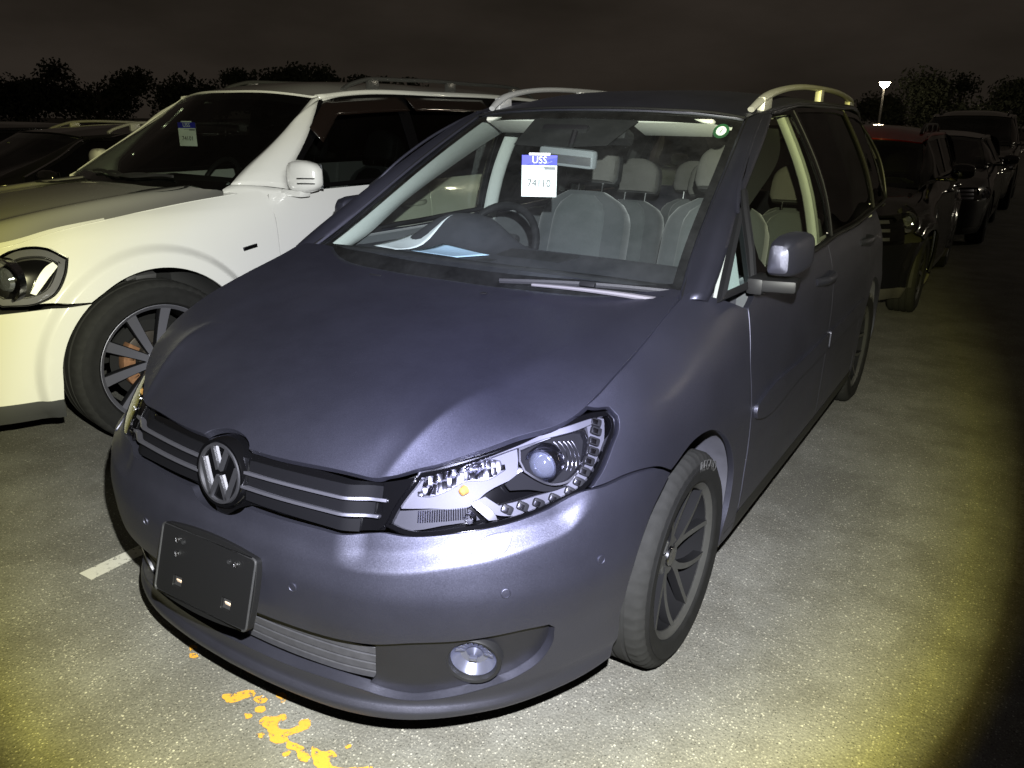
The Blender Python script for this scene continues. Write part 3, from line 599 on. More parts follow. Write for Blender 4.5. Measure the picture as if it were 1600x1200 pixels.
lt.build('lettering', M['emblem_chrome'], em_, smooth=False)
# --- bonnet
he = [(0, -.8435), (.15, -.8315), (.30, -.805), (.37, -.788), (.428, -.771), (.497, -.723), (.573, -.661), (.652, -.574), (.735, -.443), (.748, -.37), (.753, -.305), (.757, -.22), (.756, -.133), (.754, -.04), (.750, .04), (.746, .10), (.735, .145), (.68, .175), (.62, .19), (.45, .22), (.25, .238), (0, .246)]
# notch round the emblem
he = [(0, -.812), (.03, -.8140), (.056, -.8205), (.074, -.8305), (.080, -.8375)]+he[1:]
panel('bonnet', TH, he+[(-a, b) for a, b in he[::-1] if a > 1e-6], P3, van, res=.013, r=.009, gap=.003, depth=.02, lines=[(s*(float(XC(Q(y))[0])+d), y) for s in (1, -1) for y in np.arange(-.775, -.05, .010) for d in (-.026, -.017, -.010, -.005, -.001, .003, .007, .013, .020)])
# --- wings
wing = [(.997, .7295), (1.03, .7305), (1.105, .7365), (1.172, .7325), (1.23, .7195), (1.288, .691)]+ARCH[5:]+[(1.79, .215), (1.915, .215), (1.917, .40), (1.918, .656), (1.900, .74), (1.880, .831), (1.882, .90), (1.890, .977), (1.80, 1.012), (1.72, 1.040), (1.66, 1.058), (1.62, 1.050), (1.552, 1.032), (1.465, 1.009), (1.376, .984), (1.285, .960), (1.189, .934), (1.105, .906), (1.05, .889), (1.078, .8825), (1.117, .880), (1.128, .861), (1.122, .845), (1.084, .806), (1.043, .764)]
wl = panel('front_wing', TW, wing, P3, van, res=.018, r=.01, gap=.0024, depth=.018)
mirror_x(wl)
# --- doors and rear quarter on the side shell
def sidepoly(pts): return [(TWy(y), z) for y, z in pts]
us_ = 1.921
fd = [(us_, .30), (us_, .656), (1.903, .74), (1.883, .831), (1.885, .90), (1.894, .98)]
yb = 1.455
fdoor = fd+sidepoly([(.55, 1.035), (.9, 1.042), (1.25, 1.05), (1.40, 1.055), (yb, 1.055), (yb+.015, .9), (yb+.02, .7), (yb+.005, .45), (yb-.01, .30)])
fd_o = panel('front_door', TW, fdoor, P3, van, res=.03, r=.015, gap=.0025, depth=.02)
rdoor = sidepoly([(yb, 1.055), (1.9, 1.06), (2.3, 1.075), (2.42, 1.08), (2.44, .95), (2.40, .80), (2.30, .70), (2.24, .55), (2.22, .42), (2.21, .30), (yb-.01, .30), (yb+.005, .45), (yb+.02, .7), (yb+.015, .9)])
rd_o = panel('rear_door', TW, rdoor, P3, van, res=.03, r=.015, gap=.0025, depth=.02)
ra = [(2.678+.365*math.cos(t), .315+.39*math.sin(t)) for t in np.linspace(math.pi*.97, math.pi*.03, 15)]
rq = [(2.42, 1.08), (2.8, 1.08), (3.15, 1.08)]
rq = sidepoly(rq)+[(TW.L, 1.08), (TW.L, .22)]+sidepoly([(3.05, .22)]+ra[::-1]+[(2.30, .24), (2.24, .30), (2.22, .42), (2.24, .55), (2.30, .70), (2.40, .80), (2.44, .95)])
q_o = panel('rear_quarter', TW, rq, P3, van, res=.04, r=.02, gap=.0025, depth=.02)
sill = sidepoly([(.30, .21), (2.31, .21), (2.27, .297), (yb-.01, .297), (.415, .297), (.30, .29)])
s_o = panel('sill', TW, sill, M['satin_black'], van, res=.04, gap=.001, depth=.06)
md_pts = sidepoly([(.445, .66), (.52, .672), (1.0, .672), (yb+.0, .672), (yb+.0, .600), (1.0, .600), (.50, .600), (.45, .615), (.437, .64)])
m_o = panel('side_moulding', TW, md_pts, P3, fd_o, res=.02, gap=0, depth=.016, off=.011)
m2_o = panel('side_moulding', TW, sidepoly([(yb+.03, .672), (1.9, .672), (2.26, .672), (2.245, .600), (1.9, .600), (yb+.03, .600)]), P3, rd_o, res=.02, gap=0, depth=.016, off=.011)
# --- door handles
def handle(y, z, parent):
    u = TWy(y); h = MB(); us2 = [TWy(y+d) for d in np.linspace(-.11, .11, 9)]; pr = [.0, .016, .030, .034, .035, .034, .030, .018, .0]
    pts = [TW.P(Q(a), Q(z+.004*math.sin(i/8*math.pi)))+np.array((p, 0, 0)) for i, (a, p) in enumerate(zip(us2, pr))]
    h.tube(pts, [.010, .012, .012, .012, .012, .012, .013, .013, .012], 10, flat=1.35); return h.build('handle', P3, parent)
h1 = handle(1.30, .925, fd_o); h2 = handle(2.20, .965, rd_o)
for o_ in (h1, h2):
    k = MB().box((0, 0, 0), (.006, .05, .02), None, .002).build('key_plate', M['chrome'], o_)
    k.location = Vector(np.mean([v.co[:] for v in o_.data.vertices], axis=0))+Vector((.008, .02, 0))
fdr = mirror_x(fd_o); rdr = mirror_x(rd_o); mirror_x(q_o); mirror_x(s_o); mirror_x(m_o, parent=fdr); mirror_x(m2_o, parent=rdr); mirror_x(h1, parent=fdr); mirror_x(h2, parent=rdr)
# --- glasshouse: windows on the tumblehome surface, black pillars, painted frame
wf = [(.595, 1.068), (.56, 1.10), (.585, 1.20), (.655, 1.30), (.80, 1.395), (.98, 1.468), (1.15, 1.512), (1.36, 1.532), (1.385, 1.40), (1.405, 1.20), (1.415, 1.075), (1.2, 1.070), (.9, 1.064)]
wr = [(1.50, 1.080), (1.485, 1.20), (1.465, 1.40), (1.445, 1.538), (1.8, 1.542), (2.2, 1.538), (2.30, 1.53), (2.34, 1.40), (2.365, 1.25), (2.38, 1.110), (2.0, 1.090)]
wq = [(2.47, 1.115), (2.45, 1.25), (2.42, 1.40), (2.375, 1.528), (2.7, 1.512), (2.90, 1.47), (3.02, 1.38), (3.06, 1.27), (3.05, 1.17), (2.98, 1.13)]
frame = [(.50, 1.050), (.50, 1.115), (.545, 1.225), (.60, 1.283), (.75, 1.372), (.93, 1.452), (1.10, 1.508), (1.22, 1.530), (1.40, 1.552), (1.8, 1.560), (2.3, 1.556), (2.75, 1.540), (3.0, 1.49), (3.14, 1.40), (3.2, 1.28), (3.2, 1.085), (2.8, 1.083), (2.42, 1.082), (2.3, 1.078), (1.9, 1.063), (1.455, 1.058), (.9, 1.045)]
fr_o = panel('window_frame', TG, frame, M['black_gloss'], van, holes=[wf, wr, wq], res=.03, r=.015, gap=.001, depth=.02, hdepth=.008)
g1 = panel('side_window', TG, wf, M['side_glass'], van, res=.05, gap=0, depth=0, off=-.006); g2 = panel('side_window', TG, wr, M['privacy_glass'], van, res=.05, gap=0, depth=0, off=-.006); g3 = panel('side_window', TG, wq, M['privacy_glass'], van, res=.05, gap=0, depth=0, off=-.006)
for o_ in (fr_o, g1, g2, g3): mirror_x(o_)
# belt moulding and light window seals
for pts, r_ in (([(.44, 1.046), (.9, 1.053), (1.45, 1.064), (1.9, 1.070), (2.4, 1.090), (2.9, 1.10)], .008), ):
    b_ = MB().tube([TG.P(Q(y), Q(z))+np.array((.004, 0, 0)) for y, z in outline(pts, .05, closed=False)], r_, 8).build('belt_moulding', M['satin_black'], van); mirror_x(b_)
sl = MB()
sl.tube([TG.P(Q(y), Q(z))+np.array((.004, 0, .004)) for y, z in outline([(.53, 1.235), (.60, 1.295), (.75, 1.384), (.93, 1.464), (1.10, 1.520), (1.22, 1.542), (1.40, 1.562), (1.8, 1.571), (2.3, 1.567), (2.75, 1.551), (3.0, 1.50), (3.15, 1.40), (3.2, 1.3)], .04, closed=False)], .006, 8)
s_ = sl.build('drip_moulding', M['grey_paint'], van); mirror_x(s_)
for pts in ([(1.398, 1.545), (1.425, 1.40), (1.450, 1.20), (1.458, 1.06)], [(2.325, 1.545), (2.375, 1.40), (2.40, 1.25), (2.415, 1.10)], [(2.355, 1.545), (2.405, 1.40), (2.43, 1.25), (2.445, 1.10)]):
    b_ = MB().tube([TG.P(Q(y), Q(z))+np.array((.002, 0, 0)) for y, z in outline(pts, .04, closed=False)], .0035, 6).build('pillar_seal', M['satin_black'], van); mirror_x(b_)
# --- windscreen pillars, quarter light, cowl, roof
wsf = nspline(np.linspace(0, 1, len(WS_E)), Q(WS_E)); A_in = wsf(np.linspace(.1, 1, 16))
A_out = Q([(.800, .175, 1.030), (.790, .30, 1.105), (.762, .455, 1.195), (.742, .56, 1.25), (.715, .75, 1.342), (.690, .93, 1.425), (.664, 1.08, 1.49), (.640, 1.2, 1.532)])
dA = np.linspace(0, 1, 24); Ai = nspline(np.linspace(0, 1, 16), A_in)(dA); Ao = nspline(np.linspace(0, 1, 8), A_out)(dA)
mid = (Ai+Ao)/2+np.array((.014, -.030, .012))
p_o = loft('windscreen_pillar', [Ai, mid, Ao], P3, van, 40, 9, thick=.004, flip=False); mirror_x(p_o)
# quarter light in front of the door
qa = Q([(.824, .235, 1.035), (.850, .400, 1.045), (.757, .545, 1.235)]); qc = qa.mean(0)
qn = np.cross(qa[1]-qa[0], qa[2]-qa[0]); qn /= np.linalg.norm(qn)
qq = qc+(qa-qc)*.86
q1 = mesh_obj('quarter_light', [*(qq+qn*.004), *(qq+qn*.001)], [(0, 1, 2), (5, 4, 3), (0, 3, 4, 1), (1, 4, 5, 2), (2, 5, 3, 0)], M['pale_glass'] if 'pale_glass' in M else M['clear_glass'], van, False)
qo = qc+(qa-qc)*1.12; qo2 = qc+(qa-qc)*.84
fq = MB().add([*(qo+qn*.0), *(qo2+qn*.008), *(qo-qn*.02)], [(0, 1, 4, 3), (1, 2, 5, 4), (2, 0, 3, 5), (6, 7, 1, 0), (7, 8, 2, 1), (8, 6, 0, 2)]).build('quarter_frame', M['satin_black'], van)
qi = qc+(qa-qc)*1.0-qn*.035
qt = mesh_obj('corner_trim', [*qi, *(qi-qn*.004)], [(0, 1, 2), (5, 4, 3), (0, 3, 4, 1), (1, 4, 5, 2), (2, 5, 3, 0)], M['pillar_trim'], van, False)
mirror_x(q1); mirror_x(fq); mirror_x(qt)
# strip between quarter light and door glass (mirror sail / seal)
dv = MB().tube([(.853, .43, 1.03), (.815, .495, 1.13), (.770, .555, 1.235), (.735, .63, 1.29)], .013, 8, flat=1.3).build('door_frame_post', M['satin_black'], van); mirror_x(dv)
dv2 = MB().tube([(.862, .425, 1.03), (.824, .488, 1.13), (.778, .548, 1.235), (.745, .615, 1.29)], .004, 8).build('post_seal', M['seam_metal'], van); mirror_x(dv2)
roof_e = [(0, .972), (.3, .992), (.50, 1.035), (.583, 1.065), (.61, 1.2), (.622, 1.4), (.632, 1.7), (.634, 2.3), (.618, 2.8), (.565, 3.15), (.33, 3.215), (0, 3.24)]
panel('roof', TR, roof_e+[(-a, b) for a, b in roof_e[::-1] if a > 1e-6], P3, van, res=.045, r=.02, gap=.001, depth=.012)
re_ = Q([TR.P(Q(x), Q(y)) for x, y in [(.583, 1.065), (.61, 1.2), (.622, 1.4), (.632, 1.7), (.634, 2.3), (.618, 2.8), (.565, 3.15)]])
ge_ = Q([TG.P(Q(y), Q(z)) for y, z in [(1.13, 1.512), (1.22, 1.530), (1.40, 1.552), (1.7, 1.560), (2.3, 1.556), (2.78, 1.538), (3.08, 1.45)]]); ge_[0] = (.640, 1.2, 1.532)
ge_[0] = (.642, 1.19, 1.530)
c_o = loft('roof_rail_panel', [re_+np.array((.0, 0, -.002)), (re_+ge_)/2+np.array((.010, 0, .010)), ge_], P3, van, 50, 7, thick=.004); mirror_x(c_o)
def on_ws(pts, off=0.): return [TS.P(Q(a), Q(b))+Q((0, -1, .55))/1.14*off for a, b in pts]
ws_out = [(0, 1.00), (.40, 1.005), (.735, 1.018)]+[(p[0]+.004, p[2]) for p in wsf(np.linspace(.12, 1, 14))]+[(.50, 1.522), (.3, 1.534), (0, 1.540)]
ws_full = ws_out+[(-a, b) for a, b in ws_out[::-1] if a > 1e-6]
inn = [(0, 1.052), (.40, 1.055), (.670, 1.062)]+[(p[0]-.030, p[2]) for p in wsf(np.linspace(.24, .965, 12))]+[(.50, 1.496), (.3, 1.508), (.15, 1.512), (0, 1.513)]
inn_full = inn+[(-a, b) for a, b in inn[::-1] if a > 1e-6]
TS.sg = 1
n0 = TS.nrm(Q(0), Q(1.3))
WFL = bool(n0[1] > 0)
panel('windscreen', TS, ws_full, M['clear_glass'], van, res=.05, r=.03, gap=.001, depth=.0, flip=WFL)
panel('windscreen_border', TS, ws_full, M['black_gloss'], van, holes=[inn_full], res=.04, r=.02, gap=.001, depth=0., off=-.004, flip=WFL, hgap=0)
sl_ = MB().tube([TS.P(Q(a), Q(b))+Q((0, -.004, .004)) for a, b in outline([(.74, 1.018)]+[(p[0]+.010, p[2]+.002) for p in wsf(np.linspace(.12, 1, 14))], .03, closed=False)], .006, 8).build('windscreen_seal', M['satin_black'], van); mirror_x(sl_)
MB().tube([TS.P(Q(a), Q(b))+Q((0, .0, .006)) for a, b in outline([(-.585, 1.510), (-.5, 1.524), (-.3, 1.537), (0, 1.543), (.3, 1.537), (.5, 1.524), (.585, 1.510)], .03, closed=False)], .0045, 8).build('windscreen_seal', M['satin_black'], van)
# cowl under the wipers
loft('cowl_panel', [Q([(-.735, .13, 1.035), (-.45, .215, 1.022), (0, .24, 1.018), (.45, .215, 1.022), (.735, .13, 1.035)]), Q([(-.72, .21, 1.052), (-.45, .27, 1.046), (0, .285, 1.040), (.45, .27, 1.046), (.72, .21, 1.052)])], M['black_plastic'], van, 40, 4, thick=.01)
# --- roof rails
for s in (1, -1):
    rp = [(.578, 1.14, 1.545), (.590, 1.22, 1.580), (.600, 1.36, 1.612), (.610, 1.6, 1.636), (.614, 2.0, 1.645), (.612, 2.45, 1.638), (.602, 2.75, 1.618), (.590, 2.90, 1.59), (.582, 2.97, 1.555)]
    d = np.linspace(0, 1, 9); C = nspline(np.r_[0, np.cumsum(np.linalg.norm(np.diff(Q(rp), axis=0), axis=1))], Q(rp)); L_ = np.linalg.norm(np.diff(Q(rp), axis=0), axis=1).sum(); pp = C(np.linspace(0, L_, 60))
    rr = np.interp(np.linspace(0, 1, 60), [0, .06, .2, .8, .94, 1], [.014, .020, .0155, .0155, .020, .014])
    m_ = MB().tube(pp, rr, 12, flat=.75)
    for y_ in (1.27, 2.05, 2.83):
        i = int(np.argmin(abs(pp[:, 1]-y_))); q = pp[i]; zb = float(TR.f(Q(q[0]), Q(q[1])))-.01
        m_.box((q[0], q[1], (q[2]+zb)/2), (.028, .10 if y_ != 2.05 else .06, q[2]-zb), None, .006)
    if s < 0: m_.mirror()
    m_.build('roof_rail', M['silver_trim'], van)
# --- rear screen and tailgate
rs = [[(x, 3.20-.10*abs(x), 1.55) for x in np.linspace(-.56, .56, 9)], [(x*1.12, 3.34-.12*abs(x), 1.32) for x in np.linspace(-.6, .6, 9)], [(x*1.18, 3.40-.12*abs(x), 1.08) for x in np.linspace(-.64, .64, 9)]]
loft('rear_window', rs, M['side_glass'], van, 30, 8)
for s in (1, -1):
    o_ = loft('tail_pillar', [Q([(.56, 3.14, 1.55), (.70, 3.24, 1.32), (.76, 3.32, 1.08)]), Q([(.61, 3.10, 1.50), (.735, 3.19, 1.30), (.80, 3.2, 1.08)])], P3, van, 12, 4, thick=.01)
    if s < 0: bpy.data.objects.remove(o_, do_unlink=True)
    else: mirror_x(o_)
# --- headlights
def build_headlight(sgn):
    hd = empty('headlight', (0, 0, 0), 0, van)
    def pn(nm, off, key, m, **k):
        pts = TO[key] if isinstance(key, str) else key
        return panel(nm, Off(TW, off), [(a*sgn, b) for a, b in pts], m, hd, **{**dict(res=.016, r=.008, gap=.0, depth=.01), **k})
    pn('lens', -.001, 'headlight', M['lamp_glass'], gap=.0015, depth=.006, res=.014)
    cx, cz = np.mean(Q(TO['headlight']), axis=0)
    pn('housing', -.055, 'headlight', M['black_gloss'], gap=-.004, depth=-1)
    # dark gasket frame round the lens
    o = outline([(a*sgn, b) for a, b in TO['headlight']], .01); i_ = inset_poly(o, .010); 
    panel('gasket', Off(TW, -.012), o, M['black_gloss'], hd, holes=[i_], res=.02, gap=.001, depth=.05, hdepth=.02, raw=True, hgap=0)
    pn('bezel', -.030, 'bezel', M['lamp_silver'], depth=.025); pn('eyebrow', -.018, 'brow', M['lamp_silver'], depth=.02)
    # indicator reflector: facets
    pn('indicator_reflector', -.026, 'turn', M['bright_reflector'], depth=.004)
    tp = Q(TO['turn'])
    for k in range(19):     # fluted reflector: upright strips, each canted a little differently
        a = .568+.0128*k; zs_ = [z for z in np.arange(.735, .812, .001) if inside(np.array([[a, z]]), tp)[0]]
        if len(zs_) < 8: continue
        z0_, z1_ = zs_[0], zs_[-1]; nseg = 2 if z1_-z0_ > .03 else 1
        for j in range(nseg):
            za, zb_ = z0_+(z1_-z0_)*j/nseg, z0_+(z1_-z0_)*(j+1)/nseg
            p = Off(TW, -.023).P(Q(a*sgn), Q((za+zb_)/2)); n = Vector(TW.nrm(Q(a*sgn), Q((za+zb_)/2))); n = (n+Vector((rng.uniform(-.5, .5), 0, rng.uniform(-.25, .35)))).normalized()
            MB().box((0, 0, 0), (.0115, (zb_-za)*1.02, .004), None, .0012).M(Matrix.Translation(p) @ n.to_track_quat('Z', 'Y').to_matrix().to_4x4()).build('facet', M['bright_reflector'], hd)
    a, b = TO['orange'][0]; p = Off(TW, -.022).P(Q(a*sgn), Q(b-.004)); MB().lathe([(-.012, .0005), (-.008, .009), (.004, .011), (.012, .0005)], 16, 'y', p).build('indicator_bulb', M['orange_bulb'], hd)
    pn('projector_bowl', -.048, 'bowl', M['rim_dark'], depth=-1)
    o = outline([(a*sgn, b) for a, b in TO['bowl']], .006); i_ = inset_poly(o, .0045)
    panel('bowl_rim', Off(TW, -.024), o, M['dark_chrome'], hd, holes=[i_], res=.01, gap=0, depth=.03, hdepth=.025, raw=True, hgap=0)
    for k in range(5):    # stepped fins inside the bowl
        a0, b0 = TO['proj'][0]; pts = [(a0+.03+.012*k+.018*math.cos(t), b0+.012+.035*math.sin(t)) for t in np.linspace(-1.2, 1.2, 7)]
        q_ = [Off(TW, -.044).P(Q(a*sgn), Q(b)) for a, b in pts if inside(np.array([[a, b]]), Q(TO['bowl']))[0]]
        if len(q_) > 2: MB().tube(q_, .0009, 6).build('bowl_fin', M['dark_chrome'], hd)
    a, b = TO['proj'][0]; c = Off(TW, -.040).P(Q(a*sgn), Q(b)); ax = Vector((.10*sgn, -1, .03)).normalized()
    pj = empty('projector', c, 0, hd); pj.rotation_euler = ax.to_track_quat('Z', 'Y').to_euler()
    MB().lathe([(-.03, .042), (.008, .042), (.013, .039), (.010, .034), (-.002, .032)], 36, 'z').build('barrel', M['dark_chrome'], pj)
    MB().lathe([(-.002, .033), (.010, .030), (.019, .021), (.024, .010), (.0255, .0005)], 36, 'z').build('projector_lens', M['lens_ball'], pj)
    MB().lathe([(-.012, .033), (-.022, .0005)], 24, 'z').build('reflector', M['bright_reflector'], pj)
    pn('light_strip', -.026, 'strip', M['lamp_silver'], res=.01, depth=.02); pn('wing_trim', -.022, 'wing', M['rim_dark'], depth=.01)
    for k, (a, b) in enumerate(TO['leds']):
        p = Off(TW, -.020).P(Q(a*sgn), Q(b)); n = Vector(TW.nrm(Q(a*sgn), Q(b))); q = n.to_track_quat('Z', 'Y').to_euler()
        ld = MB().box((0, 0, -.002), (.028, .020, .014), None, .0065).build('led_lamp', M['satin_black'], hd); ld.location = p; ld.rotation_euler = q
        ld.rotation_euler.rotate_axis('Z', -.5*sgn)
        l2 = MB().box((-.005*sgn, -.002, .0055), (.014, .011, .003), None, .0012).build('led_window', M['bright_reflector'], ld)
    pn('side_reflector', -.032, 'lowlens', M['grey_reflector'], depth=.01)
    ri = MB()
    for k in range(22):
        a = .565+.006*k; 
        ri.tube([Off(TW, -.030).P(Q(a*sgn), Q(z)) for z in np.linspace(.685+.0004*k, .709+.0004*k, 4)], .0016, 5)
    ri.build('reflector_ribs', M['bright_reflector'], hd)
    pn('chrome_bar', -.020, 'bar', M['dark_chrome'], depth=.015)
    a, b = TO['bulb'][0]; p = Off(TW, -.024).P(Q(a*sgn), Q(b-.004)); MB().lathe([(-.01, .012), (.003, .013), (.006, .010), (.002, .006), (.004, .0005)], 20, 'y', p).build('side_bulb', M['chrome'], hd)
mat('lens_ball', (.40, .43, .55), .05, .85); mat('grey_reflector', (.030, .030, .036), .65, .5)
for s in (1, -1): build_headlight(s)
# --- small fittings on the bumper
for k, (a, b) in enumerate(TO['sensors']):
    for s in (1, -1):
        p = Vector(TW.P(Q(a*s), Q(b))); n = Vector(TW.nrm(Q(a*s), Q(b)))
        so = MB().lathe([(-.004, .0115), (.0016, .0112), (.0022, .0098), (.0005, .0090), (.001, .0005)], 24, 'z').build('parking_sensor', P3, van); so.location = p; so.rotation_euler = n.to_track_quat('Z', 'Y').to_euler()
for s in (1, -1):
    panel('washer_cover', TW, [(a*s, b) for a, b in [(.690, .6215), (.700, .637), (.720, .654), (.735, .660), (.790, .666), (.797, .662), (.782, .641), (.762, .627), (.75, .6235)]], P3, van, res=.012, r=.006, gap=.0, depth=.006, off=.0035)
# --- number plate carrier without a plate
pc = Vector((.018, -.952, .478)); pr = empty('plate_carrier', pc, 0, van); pr.rotation_euler = (R(-17), 0, R(1))
bm = bmesh.new(); 
def rrect(w_, h_, r_, n=5):
    return [(sx*(w_/2-r_)+r_*math.cos(t0+k*math.pi/2/n), sy*(h_/2-r_)+r_*math.sin(t0+k*math.pi/2/n)) for sx, sy, t0 in ((1, 1, 0), (-1, 1, math.pi/2), (-1, -1, math.pi), (1, -1, 1.5*math.pi)) for k in range(n+1)]
class Flat:
    def __init__(s, o, ex, ey, ez): s.o, s.ex, s.ey, s.ez = (Q(v) for v in (o, ex, ey, ez))
    def P(s, a, b, off=0): a = np.asarray(a, float); b = np.asarray(b, float); return s.o+s.ex*a[..., None]+s.ey*b[..., None]+s.ez*off
    def nrm(s, a, b, e=0): return np.broadcast_to(s.ez, np.asarray(a).shape+(3,))
fl_ = Flat((0, 0, 0), (1, 0, 0), (0, 0, 1), (0, -1, 0))
slots = [[(x-.016, -.058), (x+.016, -.058), (x+.016, -.030), (x-.016, -.030)] for x in (-.088, .088)]
panel('carrier_plate', fl_, rrect(.334, .172, .012), M['carrier_plastic'] if 'carrier_plastic' in M else M['black_plastic'], pr, holes=slots, res=.03, r=.006, gap=0, depth=.018, hdepth=.012, sharp=50)
rim = rrect(.334, .172, .012)
MB().tube([(a*.99, -.001, b*.985) for a, b in rim]+[(rim[0][0]*.99, -.001, rim[0][1]*.985)], .0028, 8).build('carrier_rim', M['black_plastic'], pr)
for x in (-.105, -.082, .082, .105):
    MB().lathe([(-.003, .0065), (.0, .0065), (.001, .0035), (-.002, .0005)], 16, 'y', (x, -.001, .056)).build('screw_hole', M['chrome'] if x in (-.105, .105) else M['satin_black'], pr)
MB().lathe([(-.003, .0065), (.0, .0065), (.001, .0035), (-.002, .0005)], 16, 'y', (-.1, -.001, .022)).build('screw_hole', M['chrome'], pr)
for x in (-.088, .088):
    MB().box((x+.003, .008, -.047), (.024, .003, .014), Euler((.5, 0, 0)), .001).build('clip', M['clip_beige'] if 'clip_beige' in M else M['paper'], pr)
MB().box((0, .022, -.02), (.31, .03, .12), None, .006).build('carrier_mount', M['black_plastic'], pr)
# --- mirrors
def build_mirror(s):
    """folded in against the door"""
    d = empty('door_mirror', (0, 0, 0), 0, van)
    V = []; n = 22; sec = [(-.135, .35), (-.128, .70), (-.110, .90), (-.065, 1.), (.0, 1.), (.06, .95), (.095, .84), (.112, .62), (.118, .3)]
    for dy, k in sec:
        for j in range(n):
            t = 2*math.pi*j/n; cc, ss = math.cos(t), math.sin(t); e = 2/4.4
            xx = math.copysign(abs(cc)**e, cc)*.050*k*(1. if cc > 0 else .6)*(1-.12*ss); zz = math.copysign(abs(ss)**e, ss)*(.066*k if ss > 0 else .046*k)
            V.append((.938+xx+.06*dy, .472+dy, 1.132+zz+.02*dy))
    F = [(i*n+j, (i+1)*n+j, (i+1)*n+(j+1) % n, i*n+(j+1) % n) for i in range(len(sec)-1) for j in range(n)]+[tuple(range(n)), tuple((len(sec)-1)*n+j for j in range(n))[::-1]]
    a = MB().add(V, F); a2 = MB().box((.918, .43, 1.050), (.125, .085, .036), Euler((0, -.03, .10)), .009)
    a2.box((.868, .44, 1.045), (.05, .12, .050), None, .012)
    g_ = MB().box((.908, .50, 1.135), (.004, .14, .085), None, .001)
    for mb, nm, mm in ((a, 'mirror_housing', P3), (a2, 'mirror_arm', M['satin_black']), (g_, 'mirror_face', M['mirror_glass'])):
        if s < 0: mb.M(Matrix.Translation((-.02, .16, -.01))).mirror()
        mb.build(nm, mm, d)
for s in (1, -1): build_mirror(s)
# --- wipers
def wiper(x0, y0, x1, flip):
    w_ = empty('wiper', (0, 0, 0), 0, van); f_ = lambda x, z, o=.012: TS.P(Q(x), Q(z))+Q((0, -.88, .48))*o
    xs = np.linspace(x0, x1, 14); zs = np.linspace(y0, y0+.012, 14)+.006*np.sin(np.linspace(0, math.pi, 14))
    MB().tube([f_(x, z, .010) for x, z in zip(xs, zs)], .005, 6, flat=1.6).build('blade', M['black_plastic'], w_)
    k = len(xs)//2
    MB().tube([f_(x, z-.010, .022) for x, z in zip(xs[3:], zs[3:]-np.linspace(0, .012, 11))], np.linspace(.006, .011, 11), 8, flat=.8).build('arm', M['wiper_grey'], w_)
    p = f_(xs[-1], zs[-1]-.02, .02); MB().lathe([(-.02, .014), (.008, .014), (.012, .010), (.013, .0005)], 16, 'z', p).build('pivot_cap', M['satin_black'], w_)
    MB().box(f_(xs[k], zs[k]-.002, .018), (.05, .014, .016), Euler((R(-30), 0, 0)), .003).build('coupler', M['satin_black'], w_)
mat('wiper_grey', (.20, .19, .205), .5, .5)
wiper(.18, 1.030, .70, 1); wiper(-.62, .985, .02, 1)
MB().box((.18, -.02, float(TH.f(Q(.18), Q(.0)))+.002), (.02, .012, .005), None, .002).build('washer_jet', M['satin_black'], van)
